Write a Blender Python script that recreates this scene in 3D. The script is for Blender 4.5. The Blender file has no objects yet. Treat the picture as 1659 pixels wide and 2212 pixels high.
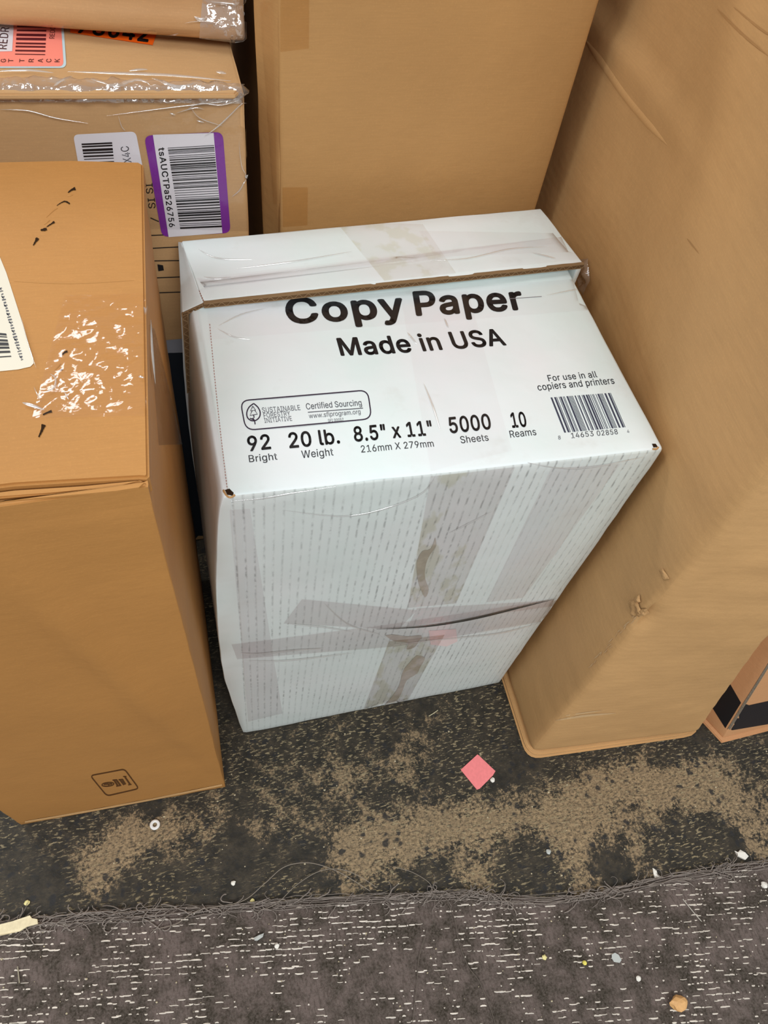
import bpy, bmesh, math, random
from math import sin, cos, pi, radians
from mathutils import Vector, Matrix, noise
from mathutils.bvhtree import BVHTree
from mathutils.geometry import tessellate_polygon, delaunay_2d_cdt

SC = bpy.context.scene
COL = SC.collection
W, H = 1659, 2212

# ------------------------------------------------------------------ camera
CAM_LOC = Vector((-0.01165827, -0.24835094, 0.79896326))
YAW, PITCH, ROLL, FPX = -0.42451476, 0.60519595, 0.21633762, 1588.479
CAM_R = (Matrix.Rotation(YAW, 3, 'Z') @ Matrix.Rotation(PITCH, 3, 'X') @ Matrix.Rotation(ROLL, 3, 'Z'))
cam_data = bpy.data.cameras.new('camera')
cam = bpy.data.objects.new('camera', cam_data)
COL.objects.link(cam)
cam.matrix_world = Matrix.Translation(CAM_LOC) @ CAM_R.to_4x4()
cam_data.sensor_fit = 'VERTICAL'
cam_data.sensor_height = 24.0
cam_data.lens = FPX / H * 24.0
cam_data.clip_start = 0.01
SC.camera = cam

# ------------------------------------------------------------------ world, lights, exposure
world = bpy.data.worlds.new('world')
SC.world = world
world.use_nodes = True
world.node_tree.nodes['Background'].inputs[0].default_value = (0.93, 0.97, 1.0, 1)
world.node_tree.nodes['Background'].inputs[1].default_value = 0.45


def area(name, loc, target, sx, sy, power, color=(1, 1, 1)):
    d = bpy.data.lights.new(name, 'AREA')
    d.shape = 'RECTANGLE'
    d.size, d.size_y = sx, sy
    d.energy = power
    d.color = color
    o = bpy.data.objects.new(name, d)
    COL.objects.link(o)
    o.location = loc
    o.rotation_euler = (Vector(target) - Vector(loc)).to_track_quat('-Z', 'Y').to_euler()
    return o


area('ceiling_lamp', (-1.0, 2.05, 2.85), (0, 0.1, 0.4), 1.3, 0.3, 36, (0.93, 0.97, 1.0))
area('ceiling_lamp', (0.1, -2.5, 2.85), (0.1, 0.1, 0.2), 1.8, 0.9, 84, (0.93, 0.97, 1.0))
area('ceiling_lamp', (-1.7, 0.1, 2.7), (0.1, 0.1, 0.3), 0.8, 1.4, 22, (0.93, 0.97, 1.0))

SC.view_settings.view_transform = 'Standard'
SC.view_settings.look = 'None'
SC.view_settings.gamma = 1.0
SC.view_settings.use_curve_mapping = False
SC.view_settings.exposure = 0.0
SC.cycles.transparent_max_bounces = 32

# ------------------------------------------------------------------ pixel and geometry helpers


def ray(x, y):
    return (CAM_R @ Vector(((x - W / 2) / FPX, -(y - H / 2) / FPX, -1))).normalized()


def onz(x, y, z=0.0):
    v = ray(x, y)
    return CAM_LOC + v * ((z - CAM_LOC.z) / v.z)


def srgb(r, g, b):
    def f(c):
        c /= 255.0
        return c / 12.92 if c <= 0.04045 else ((c + 0.055) / 1.055) ** 2.4
    return (f(r), f(g), f(b), 1.0)


def tag(o, label=None, cat=None, group=None, kind=None):
    if label: o['label'] = label
    if cat: o['category'] = cat
    if group: o['group'] = group
    if kind: o['kind'] = kind
    return o


def empty(name, loc):
    o = bpy.data.objects.new(name, None)
    o.empty_display_size = 0.05
    COL.objects.link(o)
    o.location = loc
    return o


def mesh_obj(name, verts, faces, mat, parent=None, uvs=None, smooth=False):
    if not verts: print('EMPTY MESH', name); return bpy.data.objects.new(name, None)
    me = bpy.data.meshes.new(name)
    me.from_pydata([tuple(v) for v in verts], [], faces)
    if uvs is not None:
        ul = me.uv_layers.new(name='UVMap')
        ul.data.foreach_set('uv', [c for uv in uvs for c in uv])
    me.materials.append(mat)
    if smooth:
        me.polygons.foreach_set('use_smooth', [True] * len(me.polygons))
    me.update()
    o = bpy.data.objects.new(name, me)
    COL.objects.link(o)
    if parent is not None:
        o.parent = parent
        p = parent
        off = Vector((0, 0, 0))
        while p is not None:
            off += p.location
            p = p.parent
        o.data.transform(Matrix.Translation(-off))
    return o


class Surf:
    """world space surface that prints, labels and tape are laid on"""
    def __init__(self, verts, faces):
        self.b = BVHTree.FromPolygons([tuple(v) for v in verts], faces)

    def px(self, x, y):
        h = self.b.ray_cast(CAM_LOC, ray(x, y))
        if h[0] is None:
            return None, None
        n = h[1]
        if n.dot(ray(x, y)) > 0: n = -n
        return h[0], n

    def drop(self, P, n, off):
        h = self.b.ray_cast(P + n * 0.03, -n, 0.08)
        if h[0] is None:
            return P + n * off
        return h[0] + n * off


def axis_pts(L, r, n):
    r = min(r, L * 0.45)
    a = [0, r * 0.3, r] + [r + (L - 2 * r) * i / n for i in range(1, n)] + [L - r, L - r * 0.3, L]
    return a, r


def carton(name, c8, r, n, mat, parent=None, bulge=None, noise_amp=0.0006, seed=0.0, warp=None):
    """closed, rounded, slightly warped box. c8: 4 bottom corners then 4 top corners, counterclockwise from front left."""
    c = [Vector(p) for p in c8]
    Lx = ((c[1] - c[0]).length + (c[5] - c[4]).length) / 2
    Ly = ((c[3] - c[0]).length + (c[7] - c[4]).length) / 2
    Lz = ((c[4] - c[0]).length + (c[5] - c[1]).length) / 2
    L = (Lx, Ly, Lz)
    ax = [axis_pts(L[i], r, n[i])[0] for i in range(3)]
    cen = sum(c, Vector()) / 8

    def tri(u, v, w):
        b = (c[0] * (1 - u) + c[1] * u) * (1 - v) + (c[3] * (1 - u) + c[2] * u) * v
        t = (c[4] * (1 - u) + c[5] * u) * (1 - v) + (c[7] * (1 - u) + c[6] * u) * v
        return b * (1 - w) + t * w
    fn = {'x-': ((c[4] - c[0]).cross(c[3] - c[0])).normalized() * 1, 'x+': ((c[2] - c[1]).cross(c[5] - c[1])).normalized(),
          'y-': ((c[1] - c[0]).cross(c[4] - c[0])).normalized(), 'y+': ((c[3] - c[2]).cross(c[6] - c[2])).normalized(),
          'z-': Vector((0, 0, -1)), 'z+': ((c[5] - c[4]).cross(c[7] - c[4])).normalized()}
    for k in fn:
        fc = {'x-': (0, .5, .5), 'x+': (1, .5, .5), 'y-': (.5, 0, .5), 'y+': (.5, 1, .5), 'z-': (.5, .5, 0), 'z+': (.5, .5, 1)}[k]
        if fn[k].dot(tri(*fc) - cen) < 0: fn[k] = -fn[k]
    vid = {}
    verts = []

    def vert(i, j, k):
        key = (i, j, k)
        if key in vid: return vid[key]
        p = [ax[0][i], ax[1][j], ax[2][k]]
        inn = [min(max(p[a], r), L[a] - r) for a in range(3)]
        d = Vector([p[a] - inn[a] for a in range(3)])
        q = Vector(inn)
        if d.length > 1e-9: q = q + d.normalized() * r
        P = tri(q[0] / L[0], q[1] / L[1], q[2] / L[2])
        u, v, w = p[0] / L[0], p[1] / L[1], p[2] / L[2]
        if warp: P = warp(P, u, v, w)
        for cond, k_, a, b_ in ((i == 0, 'x-', v, w), (i == len(ax[0]) - 1, 'x+', v, w), (j == 0, 'y-', u, w),
                                (j == len(ax[1]) - 1, 'y+', u, w), (k == len(ax[2]) - 1, 'z+', u, v)):
            if cond:
                dd = 0.0
                if bulge and k_ in bulge: dd += bulge[k_](a, b_, P)
                e = min(1, 12 * min(a, 1 - a)) * min(1, 12 * min(b_, 1 - b_))
                dd += noise_amp * e * noise.noise(P * 14 + Vector((seed, seed, 0))) + noise_amp * .5 * noise.noise(P * 45 + Vector((seed, 0, 0)))
                P = P + fn[k_] * dd
        vid[key] = len(verts)
        verts.append(P)
        return vid[key]
    faces, uvs = [], []
    NX, NY, NZ = len(ax[0]), len(ax[1]), len(ax[2])

    def quad(ks, uv, out):
        ids = [vert(*k) for k in ks]
        faces.append(ids if out else ids[::-1])
        uvs.extend(uv if out else uv[::-1])
    for i in range(NX - 1):
        for k in range(NZ - 1):
            for j, out, s in ((0, True, 0), (NY - 1, False, 3.3)):
                quad([(i, j, k), (i + 1, j, k), (i + 1, j, k + 1), (i, j, k + 1)],
                     [(ax[0][a] + s, ax[2][b]) for a, b in ((i, k), (i + 1, k), (i + 1, k + 1), (i, k + 1))], out)
    for j in range(NY - 1):
        for k in range(NZ - 1):
            for i, out, s in ((0, False, 1.7), (NX - 1, True, 5.1)):
                quad([(i, j, k), (i, j + 1, k), (i, j + 1, k + 1), (i, j, k + 1)],
                     [(ax[1][a] + s, ax[2][b]) for a, b in ((j, k), (j + 1, k), (j + 1, k + 1), (j, k + 1))], out)
    for i in range(NX - 1):
        for j in range(NY - 1):
            for k, out, s in ((0, False, 7.7), (NZ - 1, True, 9.2)):
                quad([(i, j, k), (i + 1, j, k), (i + 1, j + 1, k), (i, j + 1, k)],
                     [(ax[0][a] + s, ax[1][b]) for a, b in ((i, j), (i + 1, j), (i + 1, j + 1), (i, j + 1))], out)
    o = mesh_obj(name, verts, faces, mat, parent, uvs, True)
    return o, Surf(verts, faces)


def prism(name, pts, z0, z1, mat, parent=None, bev=0.0, shift=(0, 0), segs=2, toponly=False):
    """board of a given outline lying level between z0 and z1"""
    bm = bmesh.new()
    lo = [bm.verts.new((p[0], p[1], z0)) for p in pts]
    hi = [bm.verts.new((p[0] + shift[0], p[1] + shift[1], z1)) for p in pts]
    n = len(pts)
    bm.faces.new(lo[::-1]); bm.faces.new(hi)
    for i in range(n):
        bm.faces.new((lo[i], lo[(i + 1) % n], hi[(i + 1) % n], hi[i]))
    bmesh.ops.recalc_face_normals(bm, faces=bm.faces)
    if bev:
        es = [e for e in bm.edges if abs(e.verts[0].co.z - e.verts[1].co.z) < 1e-6 and not (toponly and e.verts[0].co.z < z1 - 1e-6)]
        bmesh.ops.bevel(bm, geom=es, offset=bev, segments=segs, affect='EDGES')
    bm.verts.ensure_lookup_table()
    bm.verts.index_update()
    verts = [v.co.copy() for v in bm.verts]
    faces = [[v.index for v in f.verts] for f in bm.faces]
    uvs = [(v.co.x + .222, v.co.z if abs(f.normal.z) < .5 else v.co.y + v.co.z) for f in bm.faces for v in f.verts]
    bm.free()
    o = mesh_obj(name, verts, faces, mat, parent, uvs, False)
    return o, Surf(verts, faces)


def subdiv_line(a, b, n, jit=0.0, seed=0):
    out = []
    a, b = Vector(a), Vector(b)
    t = (b - a); nn = Vector((-t.y, t.x)).normalized()
    for i in range(n):
        s = i / n
        out.append(a + t * s + nn * jit * noise.noise(Vector((s * n * .7 + seed, seed, 0))) * (1 if 0 < i else 0))
    return out


# ---- things laid on a surface
class Acc:
    def __init__(self):
        self.v, self.f, self.uv = [], [], []

    def add(self, v, f, uv=None):
        o = len(self.v)
        self.v += v
        self.f += [[i + o for i in ff] for ff in f]
        for ff in f:
            for i in ff:
                self.uv.append(uv[i] if uv else (v[i][0], v[i][1]))

    def build(self, name, mat, parent, smooth=False):
        return mesh_obj(name, self.v, self.f, mat, parent, self.uv, smooth)


def patch(acc, surf, q, n, m, off, amp=0.0, freq=60.0, seed=0.0, ridge=False):
    """wrinkled sheet over four points of the surface (TL, TR, BR, BL as seen)"""
    q = [Vector(p) for p in q]
    vs, fs, uv = [], [], []
    last = None
    for s_, t_ in ((.1, .5), (.3, .5), (.5, .5), (.7, .5), (.9, .5)):
        p = (q[0] * (1 - s_) + q[1] * s_) * (1 - t_) + (q[3] * (1 - s_) + q[2] * s_) * t_
        h = surf.px(p.x, p.y)
        if h[0] is not None: last = h; break
    if last is None: return
    for j in range(m + 1):
        for i in range(n + 1):
            u, v = i / n, j / m
            p = (q[0] * (1 - u) + q[1] * u) * (1 - v) + (q[3] * (1 - u) + q[2] * u) * v
            P, N = surf.px(p.x, p.y)
            if P is None:
                P, N = last
            last = (P, N)
            e = min(1.0, 6 * min(u, 1 - u, v, 1 - v) + .25)
            if amp:
                w = noise.noise(P * freq + Vector((seed, seed * 2, 0)))
                w2 = noise.noise(P * freq * 2.7 + Vector((seed, 0, seed)))
                h = (1 - abs(w) * 2) if ridge else w
                d = amp * e * (0.7 + h + .45 * w2)
            else:
                d = 0
            vs.append(P + N * (off + max(d, -off * .5)))
            uv.append((u, v))
    for j in range(m):
        for i in range(n):
            a = j * (n + 1) + i
            fs.append([a + n + 1, a + n + 2, a + 1, a])
    k = fs[len(fs) // 2]
    if (vs[k[1]] - vs[k[0]]).cross(vs[k[2]] - vs[k[0]]).dot(CAM_LOC - vs[k[0]]) < 0: fs = [f[::-1] for f in fs]
    acc.add(vs, fs, uv)


def poly(acc, surf, pts, off):
    """flat cut-out lying on the surface and following its bends"""
    P2 = []
    for i in range(len(pts)):
        a_, b_ = Vector(pts[i]), Vector(pts[(i + 1) % len(pts)])
        k_ = max(1, int((b_ - a_).length / 14))
        P2 += [a_.lerp(b_, t_ / k_) for t_ in range(k_)]
    n = len(P2)
    xs = [p.x for p in P2]; ys = [p.y for p in P2]
    step = max(9.0, max(max(xs) - min(xs), max(ys) - min(ys)) / 22)
    inn = []
    y = min(ys) + step / 2
    tp_ = [tuple(p) for p in P2]
    while y < max(ys):
        x = min(xs) + step / 2
        while x < max(xs):
            if inside((x, y), tp_): inn.append(Vector((x, y)))
            x += step
        y += step
    if min(max(xs) - min(xs), max(ys) - min(ys)) < 14 or n < 3: inn = []
    V2, _, F2, _, _, _ = delaunay_2d_cdt(P2 + inn, [], [list(range(n))], 1, 1e-4)
    vs = []
    ok = []
    for p in V2:
        P, N = surf.px(p.x, p.y)
        ok.append(P is not None)
        vs.append(P + N * off if P is not None else Vector((0, 0, 0)))
    fs = []
    for f in F2:
        if not all(ok[i] for i in f): continue
        nn = (vs[f[1]] - vs[f[0]]).cross(vs[f[2]] - vs[f[0]])
        fs.append(list(f) if nn.dot(CAM_LOC - vs[f[0]]) > 0 else list(f)[::-1])
    if not fs: return
    used = sorted({i for f in fs for i in f}); mp = {u: k for k, u in enumerate(used)}
    acc.add([vs[u] for u in used], [[mp[i] for i in f] for f in fs])


def rrect(q, r, k=5):
    """rounded quad in picture points; r as a fraction of the sides"""
    out = []
    q = [Vector(p) for p in q]
    for i in range(4):
        p, a, b = q[i], q[i - 1], q[(i + 1) % 4]
        if isinstance(r, (list, tuple)): rr = r[i]
        else: rr = r
        s = min((a - p).length, (b - p).length) * rr
        A = p + (a - p).normalized() * s
        B = p + (b - p).normalized() * s
        for t in range(k + 1):
            t /= k
            out.append(A * (1 - t) ** 2 + p * 2 * t * (1 - t) + B * t * t)
    return [(p.x, p.y) for p in out]


def smooth_line(pts, k=6):
    pts = [Vector(p) for p in pts]
    out = []
    for i in range(len(pts) - 1):
        p0 = pts[max(i - 1, 0)]; p1 = pts[i]; p2 = pts[i + 1]; p3 = pts[min(i + 2, len(pts) - 1)]
        for s in range(k):
            t = s / k
            out.append(0.5 * ((2 * p1) + (p2 - p0) * t + (2 * p0 - 5 * p1 + 4 * p2 - p3) * t * t + (3 * p1 - p0 - 3 * p2 + p3) * t ** 3))
    out.append(pts[-1])
    return out


def stroke(acc, surf, pts, w, off, closed=False, rise=0.0, taper=False, k=0):
    """printed line or raised crease of width w (picture points) on the surface"""
    pts = [Vector(p) for p in pts]
    if k: pts = smooth_line(pts, k)
    n = len(pts)
    rows = []
    for i in range(n):
        a = pts[i - 1] if (i > 0 or closed) else pts[i]
        b = pts[(i + 1) % n] if (i < n - 1 or closed) else pts[i]
        t = (b - a).normalized(); nn = Vector((-t.y, t.x))
        ww = w / 2
        if taper == 'soft': ww *= max(.1, min(1, 5 * (i + .2) / n, 5 * (n - i - .8) / n))
        elif taper: ww *= max(0.12, sin(pi * (i + .3) / (n - .4)))
        rr = []
        for s, h in ((-1, 0), (0, 1), (1, 0)):
            P, N = surf.px(*(pts[i] + nn * ww * s))
            if P is None: rr = None; break
            rr.append(P + N * (off + rise * h * (ww / (w / 2))))
        rows.append(rr)
    vs, fs = [], []
    idx = {}
    for i, r_ in enumerate(rows):
        if r_ is None: continue
        idx[i] = len(vs)
        vs += r_
    rng = range(n if closed else n - 1)
    for i in rng:
        j = (i + 1) % n
        if i in idx and j in idx:
            a, b = idx[i], idx[j]
            fs.append([a, a + 1, b + 1, b]); fs.append([a + 1, a + 2, b + 2, b + 1])
    if vs: acc.add(vs, fs)


def tube(acc, P3, rad, sides=5, taper=False):
    P3 = [Vector(p) for p in P3]
    vs, fs = [], []
    n = len(P3)
    for i in range(n):
        t = (P3[min(i + 1, n - 1)] - P3[max(i - 1, 0)]).normalized()
        a = t.cross(Vector((0, 0, 1)))
        if a.length < 1e-3: a = Vector((1, 0, 0))
        a.normalize(); b = t.cross(a)
        r_ = rad * (max(.25, sin(pi * (i + .5) / n)) if taper else 1)
        for s in range(sides):
            an = 2 * pi * s / sides
            vs.append(P3[i] + a * cos(an) * r_ + b * sin(an) * r_)
    for i in range(n - 1):
        for s in range(sides):
            s2 = (s + 1) % sides
            fs.append([i * sides + s, i * sides + s2, (i + 1) * sides + s2, (i + 1) * sides + s])
    fs.append(list(range(sides))); fs.append([(n - 1) * sides + s for s in range(sides)][::-1])
    acc.add(vs, fs)


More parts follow.
